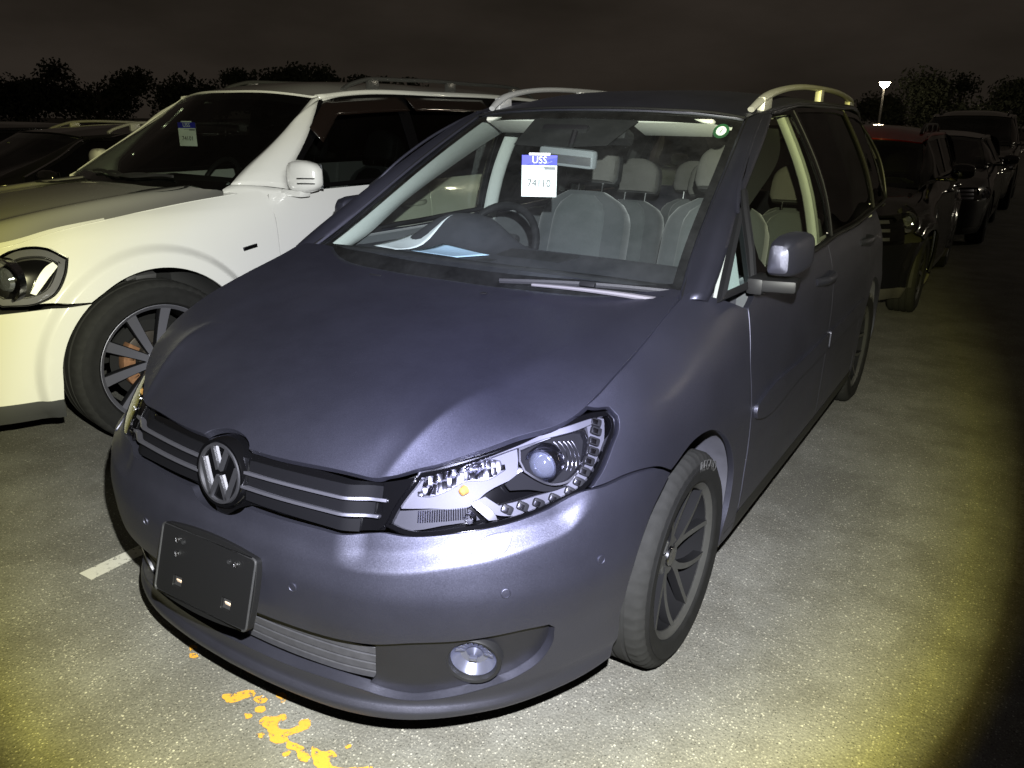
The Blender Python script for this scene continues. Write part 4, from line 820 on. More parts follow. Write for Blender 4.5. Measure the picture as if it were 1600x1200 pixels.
# --- wheels
def build_wheel(root, Rt, Rr, W_, style, tread_w=None, letters=None):
    """axle along x, outside towards +x"""
    h = W_/2; n = 168; prof = []
    pf = [(-h*.70, Rr-.006, 0), (-h*.96, Rr+.012, 0), (-h*1.03, (Rt+Rr)/2, 0), (-h*.97, Rt-.030, 0), (-h*.86, Rt-.010, 1), (-h*.74, Rt-.0015, 1), (-h*.50, Rt, 0), (-h*.47, Rt-.007, 0), (-h*.40, Rt-.007, 0), (-h*.37, Rt, 0), (-h*.06, Rt, 0), (-h*.03, Rt-.007, 0), (h*.04, Rt-.007, 0), (h*.07, Rt, 0), (h*.37, Rt, 0), (h*.40, Rt-.007, 0), (h*.47, Rt-.007, 0), (h*.50, Rt, 0), (h*.74, Rt-.0015, 1), (h*.86, Rt-.010, 1), (h*.955, Rt-.026, 2), (h*.975, Rt-.034, 0), (h*1.0, Rt-.040, 0), (h*1.03, (Rt+Rr)/2+.006, 0), (h*1.02, (Rt+Rr)/2-.012, 0), (h*.985, Rr+.018, 0), (h*.99, Rr+.012, 0), (h*.93, Rr+.002, 0), (h*.75, Rr-.006, 0)]
    V = []; 
    for a, r, nt_ in pf:
        for k in range(n):
            t = 2*math.pi*k/n; r2 = r-(.0045 if nt_ == 1 and k % 3 == 0 else 0)-(.003 if nt_ == 2 and k % 3 == 0 else 0)
            z = r2*math.sin(t); V.append((a, r2*math.cos(t), max(z, -Rt+.006)))
    m = len(pf); F = [(i*n+k, i*n+(k+1) % n, (i+1)*n+(k+1) % n, (i+1)*n+k) for i in range(m-1) for k in range(n)]
    ty = mesh_obj('tyre', V, F, [M['rubber'], M['tread_rubber']], root, True, auto=40)
    mi = [1 if 4 <= i < 20 else 0 for i in range(m-1) for k in range(n)]; ty.data.polygons.foreach_set('material_index', mi)
    if letters:
        for txt, ang in letters:
            tm = text_mesh('lettering', txt, .044, M['sidewall_text'], None, .0004); me = tm.data; rm = (Rt+Rr)/2+.010
            for v in me.vertices:
                th = math.radians(ang)-v.co.x/rm; r_ = rm+v.co.y; v.co = Vector((h*1.03+.0004+v.co.z-abs(v.co.y)*.10, r_*math.cos(th)*-1 if False else r_*math.cos(th), r_*math.sin(th)))
            tm.parent = root
    rim = empty('rim', (0, 0, 0), 0, root); rim_x = h*.86
    MB().lathe([(rim_x-.012, Rr-.020), (rim_x-.004, Rr-.012), (rim_x+.004, Rr-.002), (rim_x+.002, Rr+.004), (rim_x-.012, Rr+.002)], 72).build('rim_lip', M[style['face']], rim)
    MB().lathe([(rim_x-.010, Rr-.019), (rim_x-.05, Rr-.024), (-h*.3, Rr-.04), (-h*.8, Rr-.03)], 60).build('rim_barrel', M[style.get('barrel', 'rim_dark')], rim)
    hub_x = rim_x-style['dish']
    def strip(path, widths, xs_, dep, edge=.004):
        mb = MB(); P_ = Q(path); T = np.gradient(P_, axis=0); T /= np.linalg.norm(T, axis=1)[:, None]; Nn = np.stack([-T[:, 1], T[:, 0]], 1); V = []
        for p, nn, w_, x in zip(P_, Nn, widths, xs_):
            for k, dx in ((-1, -dep), (-1, -edge), (-.86, 0), (.86, 0), (1, -edge), (1, -dep)): q = p+nn*w_*k; V.append((x+dx, q[0], q[1]))
        F = [(i*6+j, i*6+j+1, (i+1)*6+j+1, (i+1)*6+j) for i in range(len(P_)-1) for j in range(5)]+[(0, 1, 2, 3, 4, 5), tuple((len(P_)-1)*6+j for j in range(6))[::-1]]
        return mb.add(V, F), [1 if j == 2 else 0 for i in range(len(P_)-1) for j in range(5)]+[0, 0]
    def spoke(args):
        mb, mi = args; o = mb.build('spoke', [M[style.get('side', 'rim_dark')], M[style['face']]], rim); o.data.polygons.foreach_set('material_index', mi)
    for k in range(style['n']):
        a0 = 2*math.pi*k/style['n']+style.get('phase', 0)
        if style['kind'] == 'Y':
            for sg in (1, -1):
                rs_ = np.linspace(.035, Rr-.010, 12); da = sg*style['spread']*np.clip((rs_-.055)/(Rr-.055), 0, 1)**.75+style['twist']*(rs_/Rr)**2
                path = [(r*math.cos(a0+d), r*math.sin(a0+d)) for r, d in zip(rs_, da)]; wd = np.interp(rs_, [.03, .08, Rr], style['w']); xs_ = hub_x+style['dish']*.85*((rs_-.035)/(Rr-.045))**1.3
                spoke(strip(path, wd, xs_, .028))
        else:
            rs_ = np.linspace(.05, Rr-.008, 8); path = [(r*math.cos(a0), r*math.sin(a0)) for r in rs_]; wd = np.interp(rs_, [.05, Rr], style['w']); xs_ = hub_x+style['dish']*.85*((rs_-.05)/(Rr-.06))**1.5
            spoke(strip(path, wd, xs_, .03))
    MB().lathe([(hub_x-.04, .062), (hub_x-.004, .060), (hub_x, .054), (hub_x-.003, .034), (hub_x-.003, .0005)], 36).build('hub', M[style['face']], rim)
    MB().lathe([(hub_x-.003, .030), (hub_x+.004, .029), (hub_x+.006, .026), (hub_x+.005, .0005)], 32).build('centre_cap', M['dark_chrome'], rim)
    for k in range(5):
        t = 2*math.pi*(k+.5)/5; MB().lathe([(hub_x-.02, .009), (hub_x-.004, .009), (hub_x-.004, .0005)], 8, 'x', (0, .046*math.cos(t), .046*math.sin(t))).build('wheel_bolt', M['dark_chrome'], rim)
    bx = hub_x-.055
    MB().lathe([(bx-.02, .14), (bx, .14), (bx+.002, .135), (bx+.002, .085), (bx+.03, .080), (bx+.03, .0005)], 48).build('brake_disc', M['disc_steel'], root)
    cal = MB()
    for t in np.linspace(math.pi*.80, math.pi*1.2, 6): cal.box((bx+.005, .125*math.cos(t), .125*math.sin(t)), (.06, .055, .045), Euler((t, 0, 0)), .006)
    cal.build('brake_calliper', M['rusty_iron'], root)
    MB().lathe([(bx-.03, .19), (bx-.028, .06)], 40).build('splash_shield', M['black_void'], root)
    return root
van_style = dict(n=5, kind='Y', spread=.40, twist=.18, w=[.017, .0115, .0085], dish=.040, face='rim_grey', phase=.33)
def van_wheel(x, y, side, first=[None]):
    if first[0] is None:
        w_ = empty('wheel', (0, 0, 0), 0, van); build_wheel(w_, .317, .228, .208, van_style, letters=[('REGNO', 70)]); first[0] = w_
    else: w_ = copy_tree(first[0], van)
    w_.location = (x*side, y, .317); w_.rotation_euler = (0, 0, 0 if side > 0 else math.pi); return w_
van_wheel(.768, 0, 1); van_wheel(.768, 0, -1); van_wheel(.762, 2.678, 1); van_wheel(.762, 2.678, -1)
# wheel housings
for y_, a0, a1 in ((0, -.02, 1.02), (2.678, -.02, 1.02)):
    for s in (1, -1):
        pts = [(y_+.372*math.cos(math.pi*t), .322+.385*math.sin(math.pi*t)) for t in np.linspace(a0, a1, 24)]
        V = [(s*min(x, float(TW.P(Q(TWy(p[0])), Q(max(.2, min(.72, p[1]))))[0])-(.014 if p[0] > y_-.02 else .075)-(.0 if x > .85 else .05)), p[0], p[1]) for x in (.885, .80, .52) for p in pts]; n = 24
        F = [(i*n+j, i*n+j+1, (i+1)*n+j+1, (i+1)*n+j) for i in range(2) for j in range(n-1)]+[tuple(2*n+j for j in range(n))]
        mesh_obj('wheel_housing', V, F, M['liner_grey'], van, True)
# ------------------------------------------------------------------ minivan interior
def pillow(w_, h_, d_, n=16, top=.55, sq=3.0, taper=0.12, curve=0.0):
    """cushion: rounded block, x width, z height, y depth, origin at the bottom centre"""
    V = []; F = []; m = 14
    for i in range(m+1):
        t = i/m; z = h_*t; k = (1-(max(0, (t-top)/(1-top)))**2.8*.80)**.5 if t > top else 1; k *= (1-.12*max(0, (.12-t)/.12)); wd = w_/2*k*(1-taper*t); dd = d_/2*(.55+.45*k)
        for j in range(n):
            a = 2*math.pi*j/n; c, s = math.cos(a), math.sin(a); e = 2/sq
            V.append((math.copysign(abs(c)**e, c)*wd, math.copysign(abs(s)**e, s)*dd+curve*(t-.5)**2, z))
    F = [(i*n+j, i*n+(j+1) % n, (i+1)*n+(j+1) % n, (i+1)*n+j) for i in range(m) for j in range(n)]+[tuple(range(n))[::-1], tuple(m*n+j for j in range(n))]
    return V, F
def seat(x, y, z0, parent, hr=True, w_=.50, h_=.62, lean=.30, cl='seat_cloth', hm='headrest_cloth'):
    s = empty('seat', (x, y, z0), 0, parent)
    b = MB().add(*pillow(w_, h_, .15, 22, .70, 4.2, .06)); b.M(Matrix.Rotation(-lean, 4, 'X')); b.build('backrest', M['seat_bolster'], s)
    c = MB().add(*pillow(w_*.62, h_*.93, .10, 20, .74, 4.5, .08)); c.M(Matrix.Rotation(-lean, 4, 'X') @ Matrix.Translation((0, -.042, .02))); c.build('backrest_centre', M[cl], s)
    MB().box((0, -.27, -.02), (w_, .52, .16), Euler((.12, 0, 0)), .05).build('cushion', M[cl], s)
    if hr:
        T = Matrix.Rotation(-lean, 4, 'X')
        MB().add(*pillow(.27, .185, .105, 20, .5, 3.4, .06)).M(T @ Matrix.Translation((0, -.01, h_+.055))).build('headrest', M[hm], s)
        MB().add(*pillow(.285, .19, .085, 20, .5, 3.4, .06)).M(T @ Matrix.Translation((0, .025, h_+.05))).build('headrest_shell', M['black_interior'], s)
        for sx in (-.065, .065): MB().tube([tuple(T @ Vector((sx, 0, h_-.05))), tuple(T @ Vector((sx, 0, h_+.09)))], .007, 8).build('headrest_post', M['chrome'], s)
    return s
seat(-.335, 1.46, .565, van); seat(.335, 1.46, .565, van)
for x in (-.46, 0, .46): seat(x, 2.34, .56, van, w_=.42, h_=.50, lean=.25)
for x in (-.33, .33): seat(x, 3.00, .58, van, w_=.42, h_=.44, lean=.2)
# dashboard
def dz(x, y):
    hump = .125*np.exp(-(np.abs(x+.43)/.19)**3)*np.exp(-(np.abs(y-.74)/.19)**3)
    return 1.012-.02*(y-.3)+hump-.9*softplus(np.asarray(y)-.80, .02)+.012*np.cos(x*2)
class DashS:
    def P(s, a, b, off=0): a = np.asarray(a, float); b = np.asarray(b, float); return np.stack([a, b, dz(a, b)], -1)
    def nrm(s, a, b, e=.004):
        n = np.cross(s.P(a+e, b)-s.P(a-e, b), s.P(a, b+e)-s.P(a, b-e)); return n/np.linalg.norm(n, axis=-1)[..., None]
DS = DashS()
panel('dashboard', DS, [(-.70, .30), (-.4, .26), (0, .25), (.4, .26), (.70, .30), (.78, .45), (.79, .92), (0, .94), (-.79, .92), (-.78, .45)], M['dash_plastic'], van, res=.025, r=.03, gap=0, depth=.05)
MB().box((-.02, .60, 1.015), (.30, .16, .014), Euler((.03, 0, 0)), .005).build('dash_tray', M['black_interior'], van)
MB().box((-.10, .40, 1.018), (.06, .05, .012), Euler((.03, 0, 0)), .003).build('dash_sensor', M['black_interior'], van)
for x in (-.60, .60): MB().box((x, .36, 1.016), (.18, .06, .006), Euler((.03, 0, 0)), .002).build('speaker_grille', M['black_interior'], van)
# steering wheel
sw = empty('steering_wheel', (-.385, .90, .985), 0, van); sw.rotation_euler = (R(62), 0, 0)
MB().tube([(.185*math.cos(t), .185*math.sin(t), 0) for t in np.linspace(0, 2*math.pi, 40)], .0165, 12, cap=False).build('wheel_rim', M['satin_black'], sw)
MB().box((0, 0, -.02), (.16, .13, .05), None, .02).build('wheel_boss', M['black_interior'], sw)
for a_ in (0, math.pi, -math.pi/2): MB().tube([(.06*math.cos(a_), .06*math.sin(a_), -.015), (.18*math.cos(a_), .18*math.sin(a_), 0)], .014, 8).build('wheel_spoke', M['satin_black'], sw)
# headliner, visors, header
hl = [(0, 1.02), (.30, 1.04), (.50, 1.09), (.56, 1.14), (.585, 1.5), (.59, 2.4), (.55, 3.0), (0, 3.1)]
panel('headliner', Off(TR, -.045), hl+[(-a, b) for a, b in hl[::-1] if a > 1e-6], M['headliner'], van, res=.08, r=.05, gap=0, depth=.02)
for s in (1, -1):
    MB().box((s*.33, 1.055, 1.478), (.34, .15, .018), Euler((R(-20), 0, s*-.06)), .008).build('sun_visor', M['headliner'], van)
    # pale pillar trims inside
    Ai2 = Ai+np.array((-.018, .022, -.012)); ab = Q([(.735, .33, 1.005), (.705, .42, 1.05), (.700, .56, 1.12), (.697, .70, 1.187), (.692, .92, 1.275), (.668, 1.22, 1.395), (.61, 1.38, 1.475)]); d_ = np.r_[0, np.cumsum(np.linalg.norm(np.diff(ab, axis=0), axis=1))]; Ao2 = nspline(d_/d_[-1], ab)(dA)
    o_ = loft('pillar_trim', [Ai2, (Ai2+Ao2)/2+np.array((-.020, .0, 0)), Ao2], M['pillar_trim'], van, 30, 6)
    o2_ = loft('pillar_shade_sheet', [Ai2+np.array((.008, .004, 0)), (Ai2+Ao2)/2+np.array((-.008, .006, 0)), Ao2+np.array((.010, .004, 0))], M['black_interior'], van, 30, 6)  # black sheet added behind the pale trim, standing in for its unlit outer side
    if s < 0:
        for q_ in (o_, o2_): mirror_x(q_); bpy.data.objects.remove(q_, do_unlink=True)
    zz_ = np.linspace(1.545, .80, 10); ctr = [TG.P(Q(1.43+.02*i/9), Q(max(z, 1.0)))*Q((1, 1, 1)) for i, z in enumerate(zz_)]
    a_ = [(c[0]-.045, 1.41+.01*i/9, z) for i, (c, z) in enumerate(zip(ctr, zz_))]; b_ = [(c[0]-.055, 1.485+.01*i/9, z) for i, (c, z) in enumerate(zip(ctr, zz_))]; c_ = [(c[0]-.085, 1.45, z) for c, z in zip(ctr, zz_)]
    o_ = loft('door_post_trim', [a_, c_, b_], M['pillar_trim'], van, 12, 7, thick=.01)
    if s < 0: mirror_x(o_); bpy.data.objects.remove(o_, do_unlink=True)
    for y_ in (2.40, 3.0):
        o_ = MB().tube([tuple(TG.P(Q(y_-.05*i/5), Q(1.05+.49*i/5))-np.array((.05, 0, 0))) for i in range(6)], .045, 8).build('rear_post_trim', M['black_interior'] if y_ > 2.5 else M['pillar_trim'], van)
        if s < 0: mirror_x(o_); bpy.data.objects.remove(o_, do_unlink=True)
    # inner door skins
    o_ = MB().box((.80, .98, .70), (.05, 1.0, .68), None, .02).box((.80, 1.9, .70), (.05, .85, .68), None, .02).build('door_lining', M['seat_bolster'], van)
    if s < 0: mirror_x(o_); bpy.data.objects.remove(o_, do_unlink=True)
MB().box((0, 1.6, .30), (1.5, 3.3, .10)).build('floor_pan', M['black_interior'], van)
MB().box((0, -.30, .50), (1.1, .75, .5)).build('engine_block', M['black_void'], van)
MB().box((0, .80, .55), (1.55, .10, .60)).build('bulkhead', M['black_void'], van)
MB().box((0, .95, .70), (.24, .45, .35), None, .03).build('centre_console', M['black_interior'], van)
# roof console, camera box, rear-view mirror
MB().box((-.03, .86, 1.445), (.20, .10, .05), Euler((R(-28), 0, 0)), .015).build('sensor_box', M['satin_black'], van)
MB().box((.13, .92, 1.445), (.14, .09, .05), Euler((R(-20), 0, 0)), .018).build('roof_console', M['satin_black'], van)
panel('shade_band', Off(TS, -.010), [(-.20, 1.42), (-.03, 1.415), (.19, 1.425), (.235, 1.512), (0, 1.516), (-.22, 1.514)], M['black_interior'], van, res=.05, gap=0, depth=0)
mr_ = empty('rear_view_mirror', (.05, .71, 1.372), 0, van); mr_.rotation_euler = (0, R(3), R(-6))
MB().box((0, 0, 0), (.245, .035, .068), None, .016).build('mirror_shell', M['mirror_shell'], mr_); MB().box((0, -.0185, -.006), (.225, .004, .03), None, .0015).build('mirror_band', M['seam_metal'], mr_)
MB().tube([(0, .01, .03), (-.01, .05, .09)], .012, 8).build('mirror_stalk', M['satin_black'], mr_)
# inspection sticker on the glass
st = empty('inspection_sticker', TS.P(Q(.535), Q(1.470))+Q((0, .006, 0)), 0, van); st.rotation_euler = Vector((0, -.83, .56)).to_track_quat('Z', 'Y').to_euler()
MB().lathe([(.0, .029), (.0006, .029), (.0006, .0005)], 32, 'z').build('sticker_disc', M['sticker_green'], st)
MB().lathe([(.0008, .0185), (.0012, .0185), (.0012, .0005)], 28, 'z').build('sticker_face', M['white_print'], st)
t_ = text_mesh('numeral', '7', .025, M['sticker_green'], st); t_.location = (.0, 0, .0016)
# ================================================================== the other cars: one parametric builder
def make_car(c):
    """c: dimensions and materials of a car, front axle at the origin, nose towards -y. Returns the root empty."""
    root = empty(c['name'], (*c['pos'], 0), c.get('rz', 0)); tag(root, c['label'], c['cat'], c.get('group'))
    W2, Lf, Lr, wb = c['w']/2, c['front'], c['rear'], c['wb']; zb, zr = c['zb'], c['zr']; rt = c['rt']; k = W2/.96; det = c.get('detail', 1)
    plan = [(0, -Lf), (.3*k, -Lf+.012), (.55*k, -Lf+.06), (.72*k, -Lf+.16), (.83*k, -Lf+.31), (.905*k, -Lf+.50), (.94*k, -Lf+.66), (.953*k, -.02), (.957*k, .5), (.96*k, wb*.5), (.955*k, wb), (.93*k, wb+Lr*.5), (.84*k, wb+Lr*.86), (.55*k, wb+Lr*.98), (0, wb+Lr)]
    us = [0, .5*k, .85*k, 1.2*k, 1.2*k+Lf*.55, 1.2*k+Lf*.55+.7, 1.2*k+Lf*.55+wb*.6, 1.2*k+Lf*.55+wb+Lr, 30]
    z0 = c['clear']; zh = c['zh']   # zh: bonnet edge height at the wing
    zs = [z0-.06, z0, z0+.10, z0+.30, zh*.62, zh*.78, zh*.90, zh*.96, zh, zh+.05, zb+.12]
    tab = [[.09, .09, .10, .11, .11, .10, .09, .09, .09], [.02, .02, .03, .05, .05, .05, .05, .05, .05], [.0, .0, .0, .012, .02, .02, .02, .02, .02], [.0]*9, [.0, .0, .0, .0, .0, .002, .003, .003, .003], [.010, .012, .016, .018, .012, .010, .008, .008, .01],
           [.06, .065, .07, .066, .040, .018, .016, .018, .03], [.11, .115, .12, .115, .075, .028, .026, .03, .05], [.17, .175, .18, .175, .125, .040, .036, .045, .08], [.28, .285, .29, .28, .210, .058, .050, .06, .11], [.45, .455, .46, .45, .36, .10, .085, .09, .17]]
    def fl(u, z):       # wheel arch flares
        r = 0
        for ya in (0, wb):
            ua = uy(ya); d = np.hypot(u-ua, z-rt); r = r-c['flare']*(lambda q_: q_*q_*(3-2*q_))(np.clip((c['ra']+.11-d)/.05, 0, 1))*(z < rt+c['ra']+.2)
        return r
    S = Wrap(plan, us, zs, tab); uy = S.u_of_y; S = Wrap(plan, us, zs, tab, fl)
    pm, gm, tm = c['paint'], c['glass'], c['trim']; ra = c['ra']; sk = z0+.10*(c.get('skirt', 1))
    def arch(ya, a0=.0, a1=1., n=14): return [(uy(ya)-ra*math.cos(math.pi*t), rt+ra*math.sin(math.pi*t)) for t in np.linspace(a0, a1, n)]
    af = arch(0); ah = [p for p in af if p[0] <= uy(0)-ra*.55]
    zsm = c['zseam']; ycow, ytop = c['ycowl'], c['ytop']; yd = c['ydoor']; yB = c['yB']; yC = c['yC']
    pan = lambda nm, o, m, **kw: panel(nm, S, o, m, root, **{**dict(res=.03, r=.016, gap=.002, depth=.018), **kw})
    # bumper with dark skirt
    rg2 = [(sg*(uy(0)-(ra+o_)*math.cos(t)), rt+(ra+o_)*math.sin(t)) for sg in (1, -1) for o_ in (.03, .045, .058, .066, .075, .084, .093, .102, .110, .12, .135) for t in np.arange(-.5, 1.2, .03)] if det > 1 else ()
    uf = uy(0)-ra-.008; 
    hb = [(0, sk), (uf*.5, sk), (uf, sk)]+[(a-.004, b) for a, b in af if sk+.02 < b < zsm-.03 and a < uy(0)]+[(uf+.10, zsm), (uf-.1, zsm), (uf*.72, zsm-.005), (0, zsm-.01)]
    hb = [(0, sk), (uf*.5, sk), (uf-.002, sk)]+[p for p in [(a-.003, b) for a, b in af] if p[1] > sk+.015 and p[1] < zsm-.02 and p[0] < uy(0)-.05]+[(uy(0)-math.sqrt(max(.001, ra**2-(zsm-rt)**2))-.004, zsm)]+[(uf*.9, zsm-.006), (uf*.55, zsm-.012), (0, zsm-.012)]
    pan('front_bumper', hb+[(-a, b) for a, b in hb[::-1] if a > 1e-6], pm, lines=rg2)
    panel('bumper_skirt', Off(S, -.012), [(-uf, z0), (0, z0), (uf, z0), (uf, sk+.01), (0, sk+.01), (-uf, sk+.01)], tm, root, res=.06, r=.03, gap=0, depth=.03)
    # bonnet
    ex = [(.0, -Lf+.10), (.35*k, -Lf+.115), (.60*k, -Lf+.19), (.70*k, -Lf+.27)]; hs_ = c['hood']  # front edge height, centre height, rear height
    hp = [(x, y, hs_[0]+.02*(y+Lf-.1)) for x, y in ex]+[(0, -.45*Lf, hs_[1]), (.4*k, -.45*Lf, hs_[1]-.01), (0, ycow*.4, hs_[2]-.03), (.45*k, ycow*.4, hs_[2]-.035), (0, ycow-.06, hs_[2]), (.5*k, ycow-.03, hs_[2]-.005)]
    us2 = [S.u_of_y(y) for y in np.linspace(-Lf+.36, ycow-.02, 6)]; edge = []
    for i, u in enumerate(us2): 
        zz = hs_[0]+(zh+.035-hs_[0])*(i/5)**.7; p = S.P(Q(u), Q(zz)); edge.append((float(p[0]), float(p[1]), zz)); 
    hp += edge; rid = c.get('ridge', 0); hx = c.get('ridge_x', .5)*k
    Hs = Height(hp, (0, 1, 2), sym=0, extra=(lambda x, y: rid*(1/(1+np.exp(-(np.abs(x)-hx)/.02)))*np.exp(-((np.abs(x)-hx-.05)/.16)**2)) if rid else None)
    ho = ex+[(e[0]-.003, e[1]) for e in edge]+[(.5*k, ycow-.03), (0, ycow-.06)]
    panel('bonnet', Hs, ho+[(-a, b) for a, b in ho[::-1] if a > 1e-6], pm, root, res=.03, r=.018, gap=.003, depth=.02)
    # radiator grille between the lamps
    ul = uy(0)+min(p[0] for p in c['lamp'])+.03
    panel('grille', Off(S, -.02), [(-ul, zsm-.02), (0, zsm-.02), (ul, zsm-.02), (ul, hs_[0]-.01), (0, hs_[0]-.01), (-ul, hs_[0]-.01)], M['black_gloss'], root, res=.08, r=.04, gap=0, depth=0)
    for j in range(3):
        zz = zsm+(hs_[0]-zsm)*(j+.5)/3; panel('grille_bar', Off(S, -.012), [(-ul*.8, zz-.012), (0, zz-.012), (ul*.8, zz-.012), (ul*.8, zz+.012), (0, zz+.012), (-ul*.8, zz+.012)], M['grille_chrome'], root, res=.06, r=.04, gap=0, depth=.012)
    # wings: between bumper seam, arch, door gap, bonnet edge and lamp
    lp = c['lamp']      # lamp outline in (u offset from arch centre, z)
    lamp = [(uy(0)+a, b) for a, b in lp]
    wtop = [(u, hs_[0]+(zh+.035-hs_[0])*(i/5)**.7) for i, u in enumerate(us2)]
    uA = uy(yd)
    wg = [(uy(0)-math.sqrt(max(.001, ra**2-(zsm-rt)**2))-.004, zsm+.004)]+[p for p in af if p[1] > zsm+.01]+[p for p in af[8:] if p[1] <= zsm+.01 and p[1] > z0+.12]+[(uy(0)+ra+.004, z0+.10), (uA, z0+.10), (uA, zh*.7), (uA, zh*.9), (uA-.01, zb-.01), (uA-.05, zh+.045)]+wtop[::-1]
    lmax = max(lamp, key=lambda p: p[0]); 
    wg = [p for p in wg if not (p in wtop and p[0] < lmax[0])]+c_lamp_edge(lamp)
    rings = [(uy(0)-(ra+o_)*math.cos(t), rt+(ra+o_)*math.sin(t)) for o_ in (.045, .058, .066, .075, .084, .093, .102, .110, .12, .135) for t in np.arange(.1, 3.1, .03)] if det > 1 else ()
    w1 = pan('front_wing', wg, pm, res=.02 if det > 1 else .03, lines=rings); mirror_x(w1)
    brow = [lamp[1], lamp[2], lamp[3], lamp[4], (us2[2], wtop[2][1]-.02), (us2[2], wtop[2][1]+.012), (us2[1], wtop[1][1]+.018), (us2[0], hs_[0]+.022), (lamp[1][0]-.12, hs_[0]+.016), (lamp[0][0]-.06, (lamp[0][1]+lamp[1][1])/2)]
    try: mirror_x(panel('lamp_surround', Off(S, -.006), brow, pm, root, res=.02, r=.012, gap=0, depth=0))
    except Exception as ex_: print('brow', ex_)
    # lamps
    for s in (1, -1):
        hd = empty('headlight', (0, 0, 0), 0, root); lo = [(a*s, b) for a, b in lamp]
        panel('lens', Off(S, -.001), lo, M['lamp_glass'], hd, res=.03, gap=.002, depth=.006)
        panel('housing', Off(S, -.06), lo, M['black_gloss'], hd, res=.04, gap=-.006, depth=-.05)
        lo2 = outline(lo, .012); panel('bezel', Off(S, -.030), lo2, M['lamp_silver'], hd, holes=[inset_poly(lo2, .030)], res=.02, gap=.004, depth=.02, hdepth=.025, raw=True, hgap=0)
        cx, cz = np.mean(Q(lo), axis=0); lw = (max(p[0] for p in lamp)-min(p[0] for p in lamp)); lh = (max(p[1] for p in lamp)-min(p[1] for p in lamp))
        for du, dr in c.get('bulbs', ((.10, .34), (-.22, .30))):
            p = Off(S, -.045).P(Q(cx+du*lw*s), Q(cz)); ax = Vector((.25*s, -1, 0)).normalized(); pj = empty('projector', p, 0, hd); pj.rotation_euler = ax.to_track_quat('Z', 'Y').to_euler(); r_ = dr*lh
            MB().lathe([(-.02, r_), (.012, r_*1.02), (.014, r_*.92), (.0, r_*.75), (-.02, r_*.3), (-.022, .0005)], 28, 'z').build('reflector', M['bright_reflector'], pj)
            MB().lathe([(.0, r_*.55), (.014, r_*.45), (.022, .0005)], 24, 'z').build('projector_lens', M['lens_ball'], pj)
        if c.get('lamp_bar'):
            bb = [(uy(0)+a, b) for a, b in c['lamp_bar']]; panel('light_guide', Off(S, -.035), [(a*s, b) for a, b in bb], M['white_lamp'], hd, res=.02, gap=0, depth=.015)
    # doors, sills, quarters
    def sp(pts): return [(uy(y), z) for y, z in pts]
    d1 = [(uA+.003, z0+.10), (uA+.003, zh*.7), (uA+.003, zh*.9), (uA-.007, zb-.012), (uA-.002, zb+.0)]+sp([(yB, zb+.012), (yB, z0+.10)])
    d1o = pan('front_door', d1, pm, res=.05); 
    d2 = sp([(yB+.004, zb+.012), (yC, zb+.02), (yC+.02, rt+ra*.9), (yC-.10, rt+ra*.5), (yC-.16, z0+.10), (yB+.004, z0+.10)]); d2o = pan('rear_door', d2, pm, res=.05)
    ar = arch(wb, .03, .97); uE = S.L
    q = sp([(yC+.004, zb+.02), (wb+Lr*.5, zb+.02)])+[(uE, zb+.02), (uE, sk), (uy(wb)+ra+.05, sk)]+ar[::-1]+sp([(yC-.156, z0+.10), (yC-.096, rt+ra*.5), (yC+.024, rt+ra*.9)])
    q = sp([(yC+.004, zb+.02), (wb+Lr*.5, zb+.02)])+[(uE, zb+.02), (uE, sk), (uy(wb)+ra+.02, sk)]+ar[::-1]+[(uy(wb)-ra-.004, z0+.1)]+(sp([(yC-.156, z0+.10)]) if yC-.156 < wb-ra-.05 else [])+sp([(yC+.024, zb-.2)])
    try: qo = pan('rear_quarter', q, pm, res=.06)
    except Exception as ex_: qo = None; print('quarter', ex_)
    si = sp([(ra+.03, z0-.0), (wb-ra-.03, z0-.0), (wb-ra-.03, z0+.097), (ra+.03, z0+.097)]); so = pan('sill', si, tm, res=.08)
    hy = []
    for (yy, par) in ((yB-.16, d1o), (yC-.10, d2o)):
        pts = [S.P(Q(uy(yy+d)), Q(zb-.12))+np.array((p, 0, 0)) for d, p in zip(np.linspace(-.11, .11, 7), (0, .025, .035, .036, .035, .025, 0))]; h_ = MB().tube(pts, .012, 8, flat=1.3).build('handle', c.get('handle', pm), par); hy.append((h_, par))
    d1r = mirror_x(d1o); d2r = mirror_x(d2o); mirror_x(hy[0][0], parent=d1r); mirror_x(hy[1][0], parent=d2r); mirror_x(so)
    if qo: mirror_x(qo)
    # glasshouse
    xb, xr = c['xb'], c['xr']; ye = c['yend']; zt = c['ztop']; zc = c['zcorner']
    def gx(y, z):
        pass
    ym = (ycow+ytop)/2
    gp = []
    for y, f_, e_ in ((yd+.02, .985, 0), (yB, 1, 0), (yC, .995, 0), (ye-.15, .96, 0)):
        gp += [(xb*f_, y, zb)]
    gp += [(xb-.02, yd-.1, zb-.02), (xb+(xr-xb)*.45, (yd+ytop)/2+.1, zb+(zt-zb)*.52), (xb+(xr-xb)*.42, yB, zb+(zt-zb)*.5), (xb+(xr-xb)*.42, yC, zb+(zt-zb)*.5), (xb*.95+(xr-xb)*.45, ye-.15, zb+(zt-zb)*.5), (xr, ytop+.12, zt-.06), (xr+.02, yB, zt), (xr+.02, yC, zt), (xr-.03, ye-.2, zt-.04)]
    G = Height(gp, (1, 2, 0)); yw = c.get('ywin', yd+.22)
    a0 = Q((xb-.012, yw-.06, zb+.02))
    prof = [(yw, zb+.03), (yw+.03, zb+.10), ((yw+ytop)/2+.09, zb+(zt-zb)*.60), (ytop+.06, zb+(zt-zb)*.87), (ytop+.30, zt-.045), (yB-.05, zt-.03), (yB-.035, zb+.04)]
